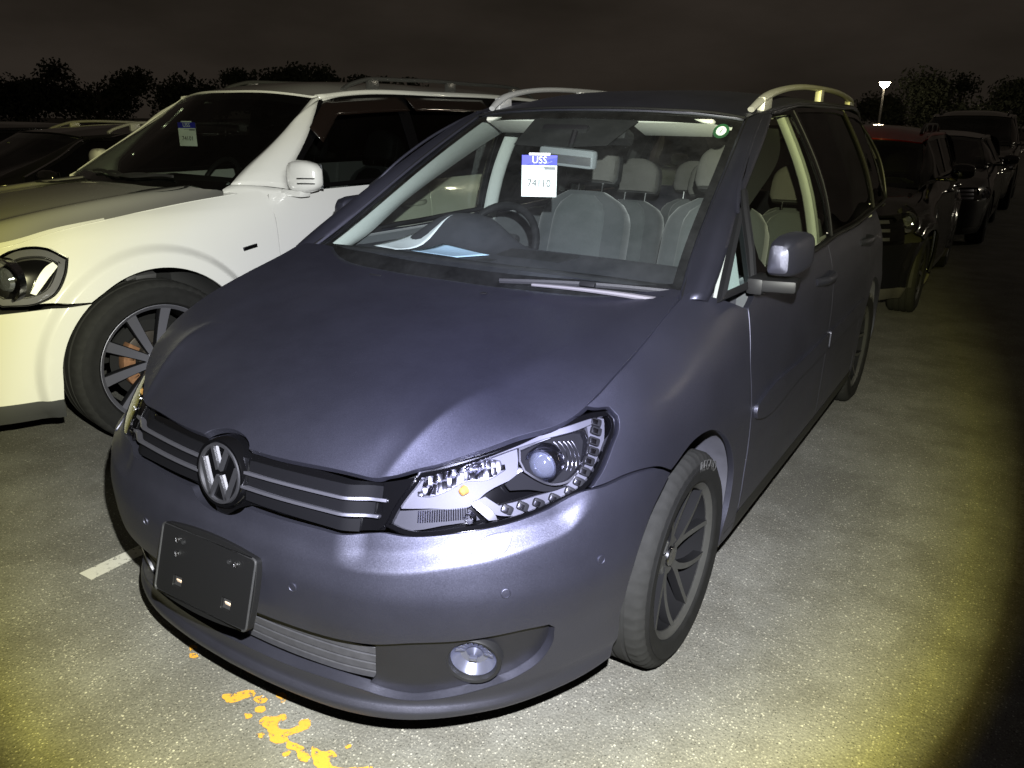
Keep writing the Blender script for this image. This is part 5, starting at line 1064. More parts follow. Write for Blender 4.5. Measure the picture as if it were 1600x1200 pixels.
    w2 = [(yB+.05, zb+.045), (yB+.04, zt-.03), (yC-.12, zt-.03), (yC-.06, zb+.05)]; w3 = [(yC+.04, zb+.055), (yC-.02, zt-.035), (ye-.35, zt-.06), (ye-.20, zb+.20), (ye-.20, zb+.07)]
    fo = [(yw-.06, zb+.01), (yw-.05, zb+.09), ((yw+ytop)/2+.03, zb+(zt-zb)*.62), (ytop+.02, zb+(zt-zb)*.92), (ytop+.26, zt-.010), (yB, zt), (yC, zt), (ye-.32, zt-.025), (ye-.12, zb+.22), (ye-.10, zb+.02), (yC, zb+.022), (yB, zb+.014)]
    fr = panel('window_frame', G, fo, c.get('frame_mat', M['black_gloss']), root, holes=[prof, w2, w3], res=.05, r=.03, gap=.001, depth=.02, hdepth=.008); mirror_x(fr)
    for w_, gl in ((prof, gm), (w2, c.get('glass2', gm)), (w3, c.get('glass2', gm))): mirror_x(panel('side_window', G, w_, gl, root, res=.08, gap=0, depth=0, off=-.006))
    if c.get('chrome_line'):
        for pts in ([(yw-.05, zb+.012), (yB, zb+.018), (yC, zb+.026), (ye-.12, zb+.03)], fo[1:10]): mirror_x(MB().tube([G.P(Q(y), Q(z))+np.array((.006, 0, .0)) for y, z in outline(pts, .06, closed=False)], .008, 8).build('window_chrome', c['chrome_line'], root))
    # windscreen
    we = [(xb-.10, ycow+.0, zh+.07), (xb-.13, ycow+.14, zh+.16), (xb+(xr-xb)*.55-.06, ym+.045, (zh+.07+zc)/2+.018), (xr-.035, ytop, zc)]
    wp = we+[(0, ycow-.16, zh+.07), (0, ym-.05, (zh+.07+zc)/2+.03), (0, ytop-.10, zc+.035), (.35*k, ycow-.12, zh+.07), (.35*k, ym-.02, (zh+.07+zc)/2+.03), (.35*k, ytop-.07, zc+.03)]
    Wn = Height(wp, (0, 2, 1), sym=0); n0 = Wn.nrm(Q(0), Q((zb+zr)/2)); flp = bool(n0[1] > 0)
    wo_ = [(0, zh+.05), (.35*k, zh+.05), (we[0][0], we[0][2]-.02)]+[(p[0], p[2]) for p in we]+[(.4*k, zc+.026), (0, zc+.033)]; wof = wo_+[(-a, b) for a, b in wo_[::-1] if a > 1e-6]
    panel('windscreen', Wn, wof, c.get('ws_glass', M['clear_glass']), root, res=.08, r=.04, gap=.001, depth=0, flip=flp)
    ii = inset_poly(outline(wof, .04), .035)
    panel('windscreen_border', Wn, outline(wof, .04), M['black_gloss'], root, holes=[ii], res=.06, gap=.001, depth=0, off=-.005, flip=flp, raw=True, hgap=0)
    # pillars
    Ai_ = nspline(np.linspace(0, 1, 4), Q(we))(np.linspace(0, 1, 14)); pts = outline(fo[0:5], .05, closed=False); Ao_ = Q([G.P(Q(a), Q(b)) for a, b in pts])
    tt = np.linspace(0, 1, 20); d_ = np.r_[0, np.cumsum(np.linalg.norm(np.diff(Ao_, axis=0), axis=1))]; Ao_ = nspline(d_/d_[-1], Ao_)(tt); Ai_ = nspline(np.linspace(0, 1, 14), Ai_)(tt)
    mid_ = (Ai_+Ao_)/2+np.array((.010, -.012, .008)); mirror_x(loft('windscreen_pillar', [Ai_, mid_, Ao_], pm, root, 30, 7, thick=.004))
    # corner fillet between wing, door and pillar foot: from the bonnet corner along wing and door tops up to the pillar foot
    zw = zh+.028
    lo_ = Q([(edge[-1][0]-.02, edge[-1][1]-.03, zw)]+[S.P(Q(u), Q(zw+(zb-.012-zw)*t)) for u, t in zip(np.linspace(uy(edge[-1][1])+.02, uA, 5), np.linspace(0, 1, 5))]+[S.P(Q(uy(yw-.05)), Q(zb-.006))])
    lo_ = lo_-np.array((.018, 0, .055)); hi_ = Q([Ai_[0]+np.array((0, -.05, -.02)), Ai_[0], mid_[0], Ao_[0]]); md2 = None
    mirror_x(loft('scuttle_corner', [lo_, hi_], pm, root, 24, 5, thick=.004))
    # roof
    rp_ = [(0, ytop-.09, zc+.045), (.35*k, ytop-.06, zc+.04), (xr-.04, ytop+.01, zc+.012), (0, ytop+.3, zr-.02), (.35*k, ytop+.3, zr-.03), (xr-.03, ytop+.35, zt+.012), (0, yB+.3, zr), (.4*k, yB+.3, zr-.012), (xr-.02, yB+.2, zt+.022), (0, yC+.2, zr-.005), (.4*k, yC+.2, zr-.02), (xr-.02, yC, zt+.022), (0, ye-.22, zr-.06), (.4*k, ye-.24, zr-.07), (xr-.06, ye-.30, zt-.015)]
    Rf = Height(rp_, (0, 1, 2), sym=0); roe = [(0, ytop-.085), (.35*k, ytop-.055), (xr-.04, ytop+.015), (xr-.03, ytop+.35), (xr-.02, yB+.2), (xr-.02, yC), (xr-.06, ye-.30), (.4*k, ye-.24), (0, ye-.22)]
    panel('roof', Rf, roe+[(-a, b) for a, b in roe[::-1] if a > 1e-6], c.get('roof_paint', pm), root, res=.07, r=.03, gap=.001, depth=.012)
    ra_ = Q([Rf.P(Q(a), Q(b)) for a, b in roe[2:7]]); gb = Q([G.P(Q(a), Q(b)) for a, b in ((ytop+.02, zb+(zt-zb)*.92), (ytop+.35, zt-.006), (yB+.2, zt), (yC, zt), (ye-.32, zt-.025))])
    mirror_x(loft('roof_side', [ra_, (ra_+gb)/2+np.array((.010, 0, .012)), gb], c.get('roof_paint', pm), root, 40, 6, thick=.004))
    # tail
    tl = [[(x, ye-.24-.08*abs(x), zr-.07-.02*abs(x)) for x in np.linspace(-xr+.06, xr-.06, 9)], [(x, ye-.10-.10*abs(x), zb+.30) for x in np.linspace(-xb+.13, xb-.13, 9)], [(x, ye-.02-.12*abs(x), zb+.02) for x in np.linspace(-xb+.05, xb-.05, 9)]]
    loft('tailgate_window', tl, c.get('glass2', gm), root, 20, 6)
    # rails
    if c.get('rail'):
        r0, r1 = c.get('rail_y', (ytop+.28, ye-.55)); zz = lambda y: float(Rf.f(Q(xr-.09), Q(y)))
        ys = np.linspace(r0, r1, 40); hh = .055*np.clip(np.minimum((ys-r0)/.22, (r1-ys)/.22), 0, 1)**.6
        m_ = MB().tube([(xr-.09, y, zz(y)+.004+h_) for y, h_ in zip(ys, hh)], .016, 10, flat=.8)
        for y in (r0+.25, (r0+r1)/2, r1-.25): m_.box((xr-.09, y, zz(y)+.025), (.03, .09, .06), None, .006)
        o_ = m_.build('roof_rail', c['rail'], root); mirror_x(o_)
    # mirrors
    for s in (1, -1):
        mr = empty('door_mirror', (0, 0, 0), 0, root); V = []; n = 18; mw, mh = c.get('mirror', (.20, .085)); bx_, by_, bz_ = xb+c.get('mirror_x', .09), yw+c.get('mirror_y', .02), zb+.085
        for dx, kk in ((0, .6), (.02, .88), (.06, 1), (mw*.6, .97), (mw*.86, .8), (mw*.97, .55), (mw, .25)):
            for j in range(n):
                t = 2*math.pi*j/n; cc, ss = math.cos(t), math.sin(t); e = 2/3.4
                V.append((bx_+dx, by_+math.copysign(abs(cc)**e, cc)*.06*kk*(1 if cc < 0 else .6)+.10*dx, bz_+math.copysign(abs(ss)**e, ss)*mh*kk))
        F = [(i*n+j, i*n+(j+1) % n, (i+1)*n+(j+1) % n, (i+1)*n+j) for i in range(6) for j in range(n)]+[tuple(range(n))[::-1], tuple(6*n+j for j in range(n))]
        a = MB().add(V, F); b = MB().box((xb+.05, by_+.0, bz_-mh-.004), (.20, .07, .035), None, .012)
        e_ = MB().box((bx_+mw*.5, by_+.055, bz_), (mw*.8, .006, mh*1.5), None, .002); parts = [(a, 'mirror_housing', c.get('mirror_mat', pm)), (b, 'mirror_arm', c.get('mirror_arm', pm)), (e_, 'mirror_face', M['mirror_glass'])]
        if c.get('mirror_strips'):
            for dz_ in (-.005, -.030): parts.append((MB().box((bx_+mw*.78, by_-.040, bz_+dz_), (mw*.46, .018, .006), Euler((0, 0, .55)), .002), 'indicator_strip', M['black_gloss']))
        for mb, nm, mm in parts:
            if s < 0: mb.mirror()
            mb.build(nm, mm, mr)
    # wheels
    first = None; tr = W2-c['tw']/2-c.get('tuck', .012)
    for (x, y, sd, st) in ((tr, 0, 1, c.get('steer', 0)), (tr, 0, -1, c.get('steer', 0)), (tr, wb, 1, 0), (tr, wb, -1, 0)):
        if first is None: first = wq_ = empty('wheel', (0, 0, 0), 0, root); build_wheel(first, rt, c['rim'], c['tw'], c['wheel'], letters=c.get('letters'))
        else: wq_ = copy_tree(first, root)
        wq_.location = (x*sd, y, rt); wq_.rotation_euler = (0, 0, (0 if sd > 0 else math.pi)+st)
    for y_ in (0, wb):
        for s in (1, -1):
            ptz = [(y_+(ra+.012)*math.cos(math.pi*t), rt+(ra+.015)*math.sin(math.pi*t)) for t in np.linspace(-.05, 1.05, 22)]
            V = [(s*x, p[0], p[1]) for x in (W2*.955, W2*.88, W2*.5) for p in ptz]; n = 22
            mesh_obj('wheel_housing', V, [(i*n+j, i*n+j+1, (i+1)*n+j+1, (i+1)*n+j) for i in range(2) for j in range(n-1)]+[tuple(2*n+j for j in range(n))], c.get('liner', M['rubber']), root, True)
    # cabin
    MB().box((0, (ycow+ye)/2, z0+.12), (xb*1.8, ye-ycow, .1)).build('floor_pan', M['black_interior'], root)
    MB().box((0, -.1*Lf, zh*.55), (W2*1.1, Lf*.9, zh*.5)).build('engine_block', M['black_void'], root)
    MB().box((0, ycow+.35, zh-.03), (xb*1.75, .60, .10), Euler((.04, 0, 0)), .03).build('dashboard', M['black_interior'], root)
    MB().box((0, ycow+.62, zh-.30), (xb*1.75, .08, .6)).build('bulkhead', M['black_void'], root)
    hl_ = [(0, ytop), (xr-.10, ytop+.10), (xr-.08, yC), (xr-.14, ye-.4), (0, ye-.35)]; panel('headliner', Off(Rf, -.05), hl_+[(-a, b) for a, b in hl_[::-1] if a > 1e-6], c.get('liner_cloth', M['seat_bolster']), root, res=.15, r=.08, gap=0, depth=.01)
    for x in (-.37*k, .37*k):
        seat(x, yB-.05, zb-.52, root, cl=c.get('cloth', 'black_interior'), hm='black_interior', h_=(zr-zb)*.75+.15)
        seat(x, yC-.10, zb-.52, root, cl=c.get('cloth', 'black_interior'), hm='black_interior', h_=(zr-zb)*.6+.15)
    stw = empty('steering_wheel', (-.38*k, ycow+.72, zb-.06), 0, root); stw.rotation_euler = (R(62), 0, 0)
    MB().tube([(.185*math.cos(t), .185*math.sin(t), 0) for t in np.linspace(0, 2*math.pi, 30)], .016, 8, cap=False).build('wheel_rim', M['satin_black'], stw)
    root['_'] = 0; del root['_']
    return dict(root=root, S=S, H=Hs, G=G, R=Rf, W=Wn, uy=uy, d1=d1o)
def c_lamp_edge(lamp):
    """the lamp's rear edge, from its top corner round the tip to the bottom, for cutting the wing"""
    top = max(range(len(lamp)), key=lambda i: lamp[i][1]+.2*lamp[i][0]); n = len(lamp); out = []
    i = top
    for _ in range(n):
        a, b = lamp[i % n]; out.append((a+.003, b+.0)); 
        if b <= min(p[1] for p in lamp)+.01: break
        i += 1
    return out
mat('white_paint', (.54, .54, .525), .22, 0, coat=1., coat_r=.03, noise=(2.5, .02)); mat('white_lamp', (.80, .82, .80), .25); mat('spoke_silver', (.22, .22, .26), .45, .75); mat('spoke_dark', (.02, .02, .022), .5)
mat('arch_liner', (.022, .022, .022), .85); mat('smoke_visor', (.008, .005, .004), .15, coat=.6); mat('dull_rail', (.10, .10, .10), .3, .6)
mat('skirt_grey', (.035, .036, .040), .6)
glass_mat('dark_glass', (.22, .24, .23), 1.5); glass_mat('suv_glass', (.50, .55, .52), 1.5)
suv_style = dict(n=10, kind='I', w=[.018, .028], dish=.05, face='spoke_silver', phase=.12)
SUV = dict(name='suv', label='large white SUV with paper tag in its windscreen, left of the grey minivan', cat='suv', pos=(-2.74, .24), rz=R(-3.5), w=1.92, front=.94, rear=1.03, wb=3.075, zb=1.125, zr=1.72, rt=.392, rim=.283, tw=.27, detail=2, clear=.235, zh=1.10, flare=.030, ra=.452,
    paint=M['white_paint'], glass=M['dark_glass'], glass2=M['privacy_glass'], ws_glass=M['suv_glass'], trim=M['skirt_grey'], zseam=.735, ycowl=.565, ytop=1.245, ydoor=.705, yB=1.895, yC=2.80, yend=4.05, hood=(.985, 1.06, 1.165), xb=.885, xr=.685, ztop=1.635, zcorner=1.60,
    lamp=[(-.69, .80), (-.65, .93), (-.52, .985), (-.41, .975), (-.345, .93), (-.37, .86), (-.43, .78), (-.49, .755), (-.62, .755)], lamp_bar=[(-.51, .80), (-.49, .79), (-.385, .905), (-.40, .925), (-.42, .915)], bulbs=((-.25, .40),),
    rail=M['dull_rail'], wheel=suv_style, mirror=(.20, .082), mirror_strips=True, mirror_x=.05, mirror_y=-.09, liner=M['arch_liner'], steer=R(-6), ridge=.022, ridge_x=.47, tuck=-.01, liner_cloth=M['seat_bolster'])
suv = make_car(SUV)
# suv extras: window visors, wing badge, bonnet vents, wipers, wing marker
g_, s_, h_ = suv['G'], suv['S'], suv['H']; sr = suv['root']
c_ = SUV; zb_, zt_ = c_['zb'], c_['ztop']; yw_ = c_['ydoor']+.22
for pts in ([((yw_+c_['ytop'])/2+.02, zb_+(zt_-zb_)*.62), (c_['ytop']+.05, zb_+(zt_-zb_)*.90), (c_['ytop']+.30, zt_-.035), (c_['yB']-.02, zt_-.02)], [(c_['yB']+.03, zt_-.02), (2.4, zt_-.02), (c_['yC']-.10, zt_-.02)]):
    top = outline(pts, .05, closed=False); A_ = [g_.P(Q(a), Q(b))+np.array((.006, 0, .004)) for a, b in top]; B_ = [g_.P(Q(a+.045), Q(b-.075))+np.array((.028, 0, 0)) for a, b in top]
    mirror_x(loft('rain_visor', [A_, B_], M['smoke_visor'], sr, 24, 4, thick=.003))
for s in (1, -1):
    p = s_.P(Q(suv['uy'](.53)*s), Q(.875)); n = Vector(s_.nrm(Q(suv['uy'](.53)*s), Q(.875)))
    b_ = MB().box((0, 0, .002), (.085, .020, .008), None, .0035).build('wing_badge', M['dark_chrome'], sr); b_.location = p; b_.rotation_euler = (n.to_track_quat('Z', 'Y')).to_euler(); b_.rotation_euler.rotate_axis('Z', R(8)*s)
    MB().box((0, 0, .0065), (.07, .010, .001)).build('badge_inlay', M['black_gloss'], b_)
    vx = .50*s; ys_ = np.linspace(.18, .50, 8)
    V = [(vx+s*dx, y, float(h_.f(Q(vx+s*dx), Q(y)))+.004) for dx in (-.10, .06) for y in ys_]
    V = []; 
    for y, wv in zip(ys_, (.02, .07, .10, .11, .11, .10, .07, .02)):
        for dx in (-wv, wv): V.append((vx+dx, y+.25*abs(dx), float(h_.f(Q(vx+dx), Q(y+.25*abs(dx))))+.005))
    mesh_obj('bonnet_vent', V, [(2*i, 2*i+1, 2*i+3, 2*i+2) for i in range(7)], M['black_plastic'], sr)
    wz = suv['W']; MB().tube([wz.P(Q(x), Q(1.185+.008*math.sin(i)))+np.array((0, -.014, .010)) for i, x in enumerate(np.linspace(.08*s-.3, .08*s+.33, 10))], .008, 6).build('wiper', M['black_plastic'], sr)
# exposed fixing plate inside the arch
MB().box((.80, .02, .80), (.10, .10, .03), Euler((0, .3, 0)), .004).box((.84, -.06, .80), (.05, .05, .02), Euler((.2, 0, 0)), .003).build('arch_bracket', M['seam_metal'], sr)
# ------------------------------------------------------------------ cars further off
mat('black_paint', (.006, .006, .008), .15, 0, coat=1., coat_r=.03); mat('red_paint', (.38, .012, .014), .22, 0, coat=1., coat_r=.04); mat('silver_paint', (.42, .42, .43), .35, .8, coat=.8); mat('navy_paint', (.010, .011, .016), .2, .2, coat=1.); mat('brown_paint', (.03, .024, .018), .25, .3, coat=1.)
mat('arch_plastic', (.055, .052, .048), .7)
LAMP0 = [(-.52, .60), (-.48, .70), (-.38, .745), (-.28, .74), (-.235, .70), (-.25, .65), (-.31, .60), (-.42, .575)]
bg_style = dict(n=5, kind='Y', spread=.30, twist=0, w=[.024, .018, .016], dish=.03, face='spoke_silver', phase=.1)
def car(**kw):
    d = dict(name='car', cat='car', w=1.80, front=.88, rear=.95, wb=2.70, zb=.95, zr=1.45, rt=.32, rim=.225, tw=.215, clear=.17, zh=.90, flare=.008, ra=.365, paint=M['black_paint'], glass=M['dark_glass'], glass2=M['privacy_glass'], ws_glass=M['suv_glass'], trim=M['black_plastic'], zseam=.60, ycowl=.42, ytop=1.25, ydoor=.50, yB=1.55, yC=2.45, yend=3.62, hood=(.74, .86, .955), xb=.82, xr=.60, ztop=1.375, zcorner=1.35, lamp=LAMP0, wheel=bg_style, mirror=(.18, .065), liner=M['arch_liner'])
    d.update(kw); return make_car(d)
car(name='wagon', cat='car', label='black estate car with silver roof rails, just beyond the white SUV', pos=(-5.78, .62), rz=R(-2), zr=1.41, ztop=1.33, zcorner=1.31, yend=3.7, rail=M['silver_trim'], chrome_line=M['chrome'], handle=M['chrome'])
car(name='hatchback', label='dark saloon at the far left edge, beyond the black estate car', pos=(-8.55, .75), zr=1.40, ztop=1.32, zcorner=1.29, paint=M['navy_paint'], rz=R(1))
car(name='hatchback', label='silver hatchback seen through the windscreen of the white SUV', pos=(-8.7, 5.0), zr=1.45, ztop=1.37, zcorner=1.34, paint=M['silver_paint'])
car(name='wagon', cat='car', label='white estate car parked behind the white SUV, glimpsed through the minivan', pos=(-2.85, 6.0), zr=1.50, ztop=1.42, zcorner=1.39, zb=1.0, zh=.95, hood=(.80, .91, 1.0), paint=M['white_paint'])
car(name='hatchback', cat='car', label='black hatchback with red roof and round headlights, right behind the minivan', pos=(.01, 5.28), w=1.76, front=.74, rear=.70, wb=2.55, zb=1.02, zr=1.47, ztop=1.385, zcorner=1.315, zh=.93, hood=(.82, .92, 1.00), ycowl=.40, ytop=.98, ydoor=.52, yB=1.55, yC=2.30, yend=3.20, xb=.80, xr=.64, roof_paint=M['red_paint'], mirror_mat=M['black_paint'], rail=M['dull_rail'],
    lamp=[(-.47, .74), (-.455, .83), (-.40, .89), (-.33, .895), (-.26, .86), (-.235, .80), (-.26, .73), (-.33, .69), (-.41, .69)], bulbs=((0., .36),), trim=M['arch_plastic'], flare=.03, ra=.36, zseam=.62, clear=.17, rt=.325, wheel={**bg_style, 'face': 'spoke_dark'})
car(name='saloon', label='low dark saloon parked behind the red-roofed hatchback', pos=(.22, 10.1), zr=1.38, ztop=1.30, zcorner=1.28, paint=M['navy_paint'])
car(name='suv', cat='suv', label='tall dark SUV at the end of the row behind the minivan', pos=(.30, 15.2), w=1.88, zr=1.72, ztop=1.62, zcorner=1.58, zb=1.10, zh=1.06, hood=(.93, 1.03, 1.12), paint=M['brown_paint'], rt=.37, rim=.24, ra=.43, clear=.22, zseam=.72, lamp=[(a, b+.17) for a, b in LAMP0], rail=M['dull_rail'], xb=.86, xr=.68)
# ------------------------------------------------------------------ paint on the ground
def paint_mat(name, col, thr):
    m = mat(name, col, .75); t = m.node_tree; b = t.nodes['Principled BSDF']; g = t.nodes.new('ShaderNodeNewGeometry'); n = t.nodes.new('ShaderNodeTexNoise'); n.inputs['Scale'].default_value = 60; n.inputs['Detail'].default_value = 6; n.inputs['Roughness'].default_value = .75
    t.links.new(g.outputs['Position'], n.inputs[0]); r = t.nodes.new('ShaderNodeMath'); r.operation = 'GREATER_THAN'; r.inputs[1].default_value = thr; t.links.new(n.outputs[0], r.inputs[0])
    n2_ = t.nodes.new('ShaderNodeTexNoise'); n2_.inputs['Scale'].default_value = 250; t.links.new(g.outputs['Position'], n2_.inputs[0]); mx = t.nodes.new('ShaderNodeMix'); mx.data_type = 'RGBA'; mx.inputs[6].default_value = tuple(c*.75 for c in col)+(1,); mx.inputs[7].default_value = (*col, 1); t.links.new(n2_.outputs[0], mx.inputs[0]); t.links.new(mx.outputs[2], b.inputs['Base Color'])
    t.links.new(r.outputs[0], b.inputs['Alpha']); return m
whi2 = paint_mat('ghost_white_paint', (.20, .195, .18), .50); yel = paint_mat('worn_yellow_paint', (.58, .30, .035), .43); whi = paint_mat('worn_white_paint', (.55, .54, .50), .40)
def blot(pts, h=.004):
    """ragged flake of paint, triangulated"""
    o = outline(pts, .004, 180); j = rng.normal(0, 1, o.shape); j = (np.roll(j, 1, 0)+2*j+np.roll(j, -1, 0))/4; o = o+j*.0022; n = len(o)
    cv, _, cf2, _, _, _ = delaunay_2d_cdt([Vector((float(p[0]), float(p[1]))) for p in o], [(i, (i+1) % n) for i in range(n)], [], 0, 1e-6)
    cv = np.array([(v[0], v[1]) for v in cv]); tr = np.array([f for f in cf2 if len(f) == 3]); tr = tr[inside(cv[tr].mean(1), o)]
    out = []
    for f in tr:
        a_, b_, c_ = cv[f]; out.append(tuple(f) if (b_[0]-a_[0])*(c_[1]-a_[1])-(b_[1]-a_[1])*(c_[0]-a_[0]) > 0 else tuple(f[::-1]))
    return [(a_, b_, h) for a_, b_ in cv], out
blots = [[(-.365, -.775), (-.345, -.79), (-.335, -.775), (-.35, -.765)], [(-.335, -.80), (-.315, -.81), (-.305, -.795), (-.325, -.788)],
 [(-.11, -.858), (-.08, -.872), (-.055, -.855), (-.05, -.835), (-.035, -.812), (-.045, -.80), (-.075, -.815), (-.09, -.838)],
 [(-.03, -.82), (-.01, -.83), (.01, -.815), (.0, -.80), (-.02, -.803)], [(.03, -.785), (.05, -.79), (.045, -.77), (.02, -.765), (.01, -.778)], [(.005, -.842), (.02, -.855), (.035, -.835), (.02, -.825)], [(.0, -.875), (.015, -.883), (.025, -.87), (.01, -.865)],
 [(.05, -.85), (.075, -.835), (.085, -.815), (.105, -.825), (.10, -.85), (.125, -.858), (.145, -.835), (.14, -.805), (.155, -.795), (.175, -.812), (.17, -.84), (.155, -.868), (.165, -.88), (.15, -.90), (.115, -.895), (.09, -.878), (.055, -.872)],
 [(.165, -.878), (.195, -.872), (.225, -.872), (.255, -.885), (.26, -.90), (.24, -.905), (.215, -.892), (.18, -.892)], [(.08, -.905), (.10, -.91), (.105, -.90), (.09, -.895)], [(.185, -.912), (.20, -.918), (.205, -.905), (.19, -.90)],
 [(.235, -.855), (.265, -.855), (.285, -.838), (.305, -.845), (.30, -.865), (.34, -.868), (.38, -.838), (.41, -.822), (.42, -.828), (.385, -.862), (.36, -.893), (.38, -.925), (.35, -.945), (.32, -.92), (.30, -.905), (.27, -.89)], [(.30, -.81), (.312, -.814), (.315, -.805), (.305, -.80)]]
V = []; F = []
for b in blots:
    v, f_ = blot(b); F += [tuple(int(i)+len(V) for i in q) for q in f_]; V += v
ym_ = mesh_obj('ground_marking', V, F, yel, None, False); tag(ym_, 'flaking yellow painted character on the asphalt below the front bumper', 'marking')
def line(x0, y0, x1, y1, w_, lab, grp=None):
    n = 40; d = Q((x1-x0, y1-y0)); L_ = np.linalg.norm(d); d /= L_; nn = Q((-d[1], d[0])); l = []; r = []
    for i in range(n+1):
        t = i/n; j1, j2 = rng.normal(0, .003, 2); p = Q((x0, y0))+d*L_*t; l.append((*(p+nn*(w_/2+j1)), .004)); r.append((*(p-nn*(w_/2+j2)), .004))
    o = mesh_obj('bay_line', l+r[::-1], [tuple(range(2*n+2))], whi if x0 < 0 else whi2, None, False); tag(o, lab, 'marking', grp); return o
line(-.985, -.74, -1.02, 5.0, .075, 'short worn white bay line end beside the bumper on the left')
line(1.74, 1.0, 1.74, 16, .075, 'long faint white bay line on the dark asphalt at the right')
# ------------------------------------------------------------------ auction tags and papers inside the cars
def card(name, label, loc, rot, number, w_=.128, h_=.150, scale=1.):
    c = empty(name, loc); c.rotation_euler = rot; c.scale = (scale,)*3; tag(c, label, 'tag')
    MB().box((0, 0, -.004), (w_, h_*.74, .0008)).M(Matrix.Translation((0, -h_*.10, .004))).build('card_sheet', M['tag_white'], c, smooth=False)
    MB().box((0, h_*.385, 0), (w_, h_*.235, .0010)).build('header_band', M['tag_blue'], c, smooth=False)
    t1 = text_mesh('header_text', 'USS', .034, M['white_print'], c); t1.location = (0, h_*.385, .001); t1.scale = (1.0, 1., 1)
    t2 = text_mesh('number', number, .033, M['ink'], c); t2.location = (0, -h_*.16, .001); t2.scale = (1.05, 1.15, 1)
    MB().box((w_*.05, h_*.22, .0006), (w_*.42, .0025, .0004)).box((w_*.30, h_*.20, .0006), (w_*.32, .010, .0004)).build('small_print', M['grey_ink'], c, smooth=False)
    MB().box((0, h_*.52, 0), (w_*.6, h_*.07, .0008)).build('hook_tab', M['tag_white'], c, smooth=False)
    return c
fwd = (CAM_POS-Vector((-.03, .60, 1.31))); fwd.z = .10; fwd.x *= .75
card('auction_tag', 'white card numbered 74110 with blue header hanging behind the minivan windscreen', (-.008, .605, 1.306), fwd.to_track_quat('Z', 'Y').to_euler(), '74110')
def sheet(name, label, pts, m, cat='paper'):
    """pts: grid rows of 3D points"""
    G_ = Q(pts); a, b = G_.shape[:2]; Gs = nspline(np.linspace(0, 1, a), G_.reshape(a, -1))(np.linspace(0, 1, 14)).reshape(14, b, 3); Gs = np.swapaxes(Gs, 0, 1); Gs = nspline(np.linspace(0, 1, b), Gs.reshape(b, -1))(np.linspace(0, 1, 8)).reshape(8, 14, 3) if b > 2 else Q([Gs[0]*(1-t)+Gs[1]*t for t in np.linspace(0, 1, 8)])
    V = list(Gs.reshape(-1, 3)); F = [(i*14+j, i*14+j+1, (i+1)*14+j+1, (i+1)*14+j) for i in range(7) for j in range(13)]
    o = mesh_obj(name, V, F, m, None, True); md = o.modifiers.new('thickness', 'SOLIDIFY'); md.thickness = .0006; tag(o, label, cat); return o
def dzz(x, y): return float(dz(Q(x), Q(y)))+.006
sheet('paper_sheet', 'long white inspection sheet curled over the minivan dashboard', [[(x, y, dzz(x, y)+l) for x, y, l in row] for row in ([(-.66, .42, .002), (-.50, .37, .004)], [(-.63, .56, .004), (-.46, .50, .002)], [(-.62, .68, .0), (-.45, .64, .0)], [(-.61, .83, .055), (-.50, .84, .03)])], M['paper'])
sheet('paper_sheet', 'pale blue form lying flat at the foot of the minivan windscreen', [[(x, y, dzz(x, y)) for x, y in row] for row in ([(-.46, .40), (-.20, .36)], [(-.42, .455), (-.17, .42)], [(-.38, .51), (-.14, .48)])], M['paper_blue'])
# the suv's own tag and sheet
def sw_(x, y, z): return sr.matrix_basis @ Vector((x, y, z))
bpy.context.view_layer.update()
p = sr.matrix_world @ Vector((-.22, .99, 1.39)); f2 = (CAM_POS-p).normalized()*.55+Vector((0, -1, 0)); f2.z = 0
card('auction_tag', 'white card numbered 74101 hanging behind the white SUV windscreen', p, f2.to_track_quat('Z', 'Y').to_euler(), '74101', scale=.95)
o_ = sheet('paper_sheet', 'white form on the dashboard of the white SUV', [[tuple(sr.matrix_world @ Vector(q)) for q in row] for row in ([(.25, .80, 1.135), (.55, .86, 1.135)], [(.25, .92, 1.14), (.55, .98, 1.14)], [(.22, 1.04, 1.13), (.5, 1.1, 1.15)])], M['paper'])
# ------------------------------------------------------------------ lamp posts (one lit in the distance, a twin one off to the right that shows in the paintwork)
mat('lamp_post_grey', (.20, .20, .20), .5, .4); mat('lamp_glow', (1, .9, .7), .5, emit=((1., .84, .58), 110.)); mat('lamp_glow_twin', (1, .95, .8), .5, emit=((1., .93, .72), 60.))
def lamp_post(label, loc, h, twin, glow, energy, col, head=.25):
    r_ = empty('street_lamp', (*loc, 0)); tag(r_, label, 'street lamp')
    MB().tube([(0, 0, 0), (0, 0, h*.5), (0, 0, h)], [.11, .085, .06], 12).build('post', M['lamp_post_grey'], r_)
    MB().lathe([(0, .20), (.05, .20), (.06, .12)], 16, 'z').build('base_plate', M['lamp_post_grey'], r_)
    for sx in ((-1, 1) if twin else (0,)):
        x = sx*.75
        if sx: MB().tube([(0, 0, h-.05), (x*.5, 0, h+.12), (x, 0, h+.15)], .035, 8).build('arm', M['lamp_post_grey'], r_)
        hz = h+.15 if twin else h
        MB().lathe([(.10, .02), (.09, head*.7), (.02, head), (.0, head)], 24, 'z', (x, 0, hz)).build('lamp_shade', M['lamp_post_grey'], r_)
        MB().lathe([(.0, head*.94), (-head*.55, head*.75), (-head*.9, head*.35), (-head, .001)], 24, 'z', (x, 0, hz)).build('globe', glow, r_)
        l = bpy.data.lights.new('street_lamp_light', 'POINT'); l.energy = energy; l.color = col; l.shadow_soft_size = head; lo = bpy.data.objects.new('street_lamp_light', l); COL.objects.link(lo); lo.location = (x, 0, hz-head-.3); lo.parent = r_
    return r_
lamp_post('lit lamp on a post in the distance beyond the parked row', (-9.7, 70.), 4.40, False, M['lamp_glow'], 60, (1, .82, .55), .42)
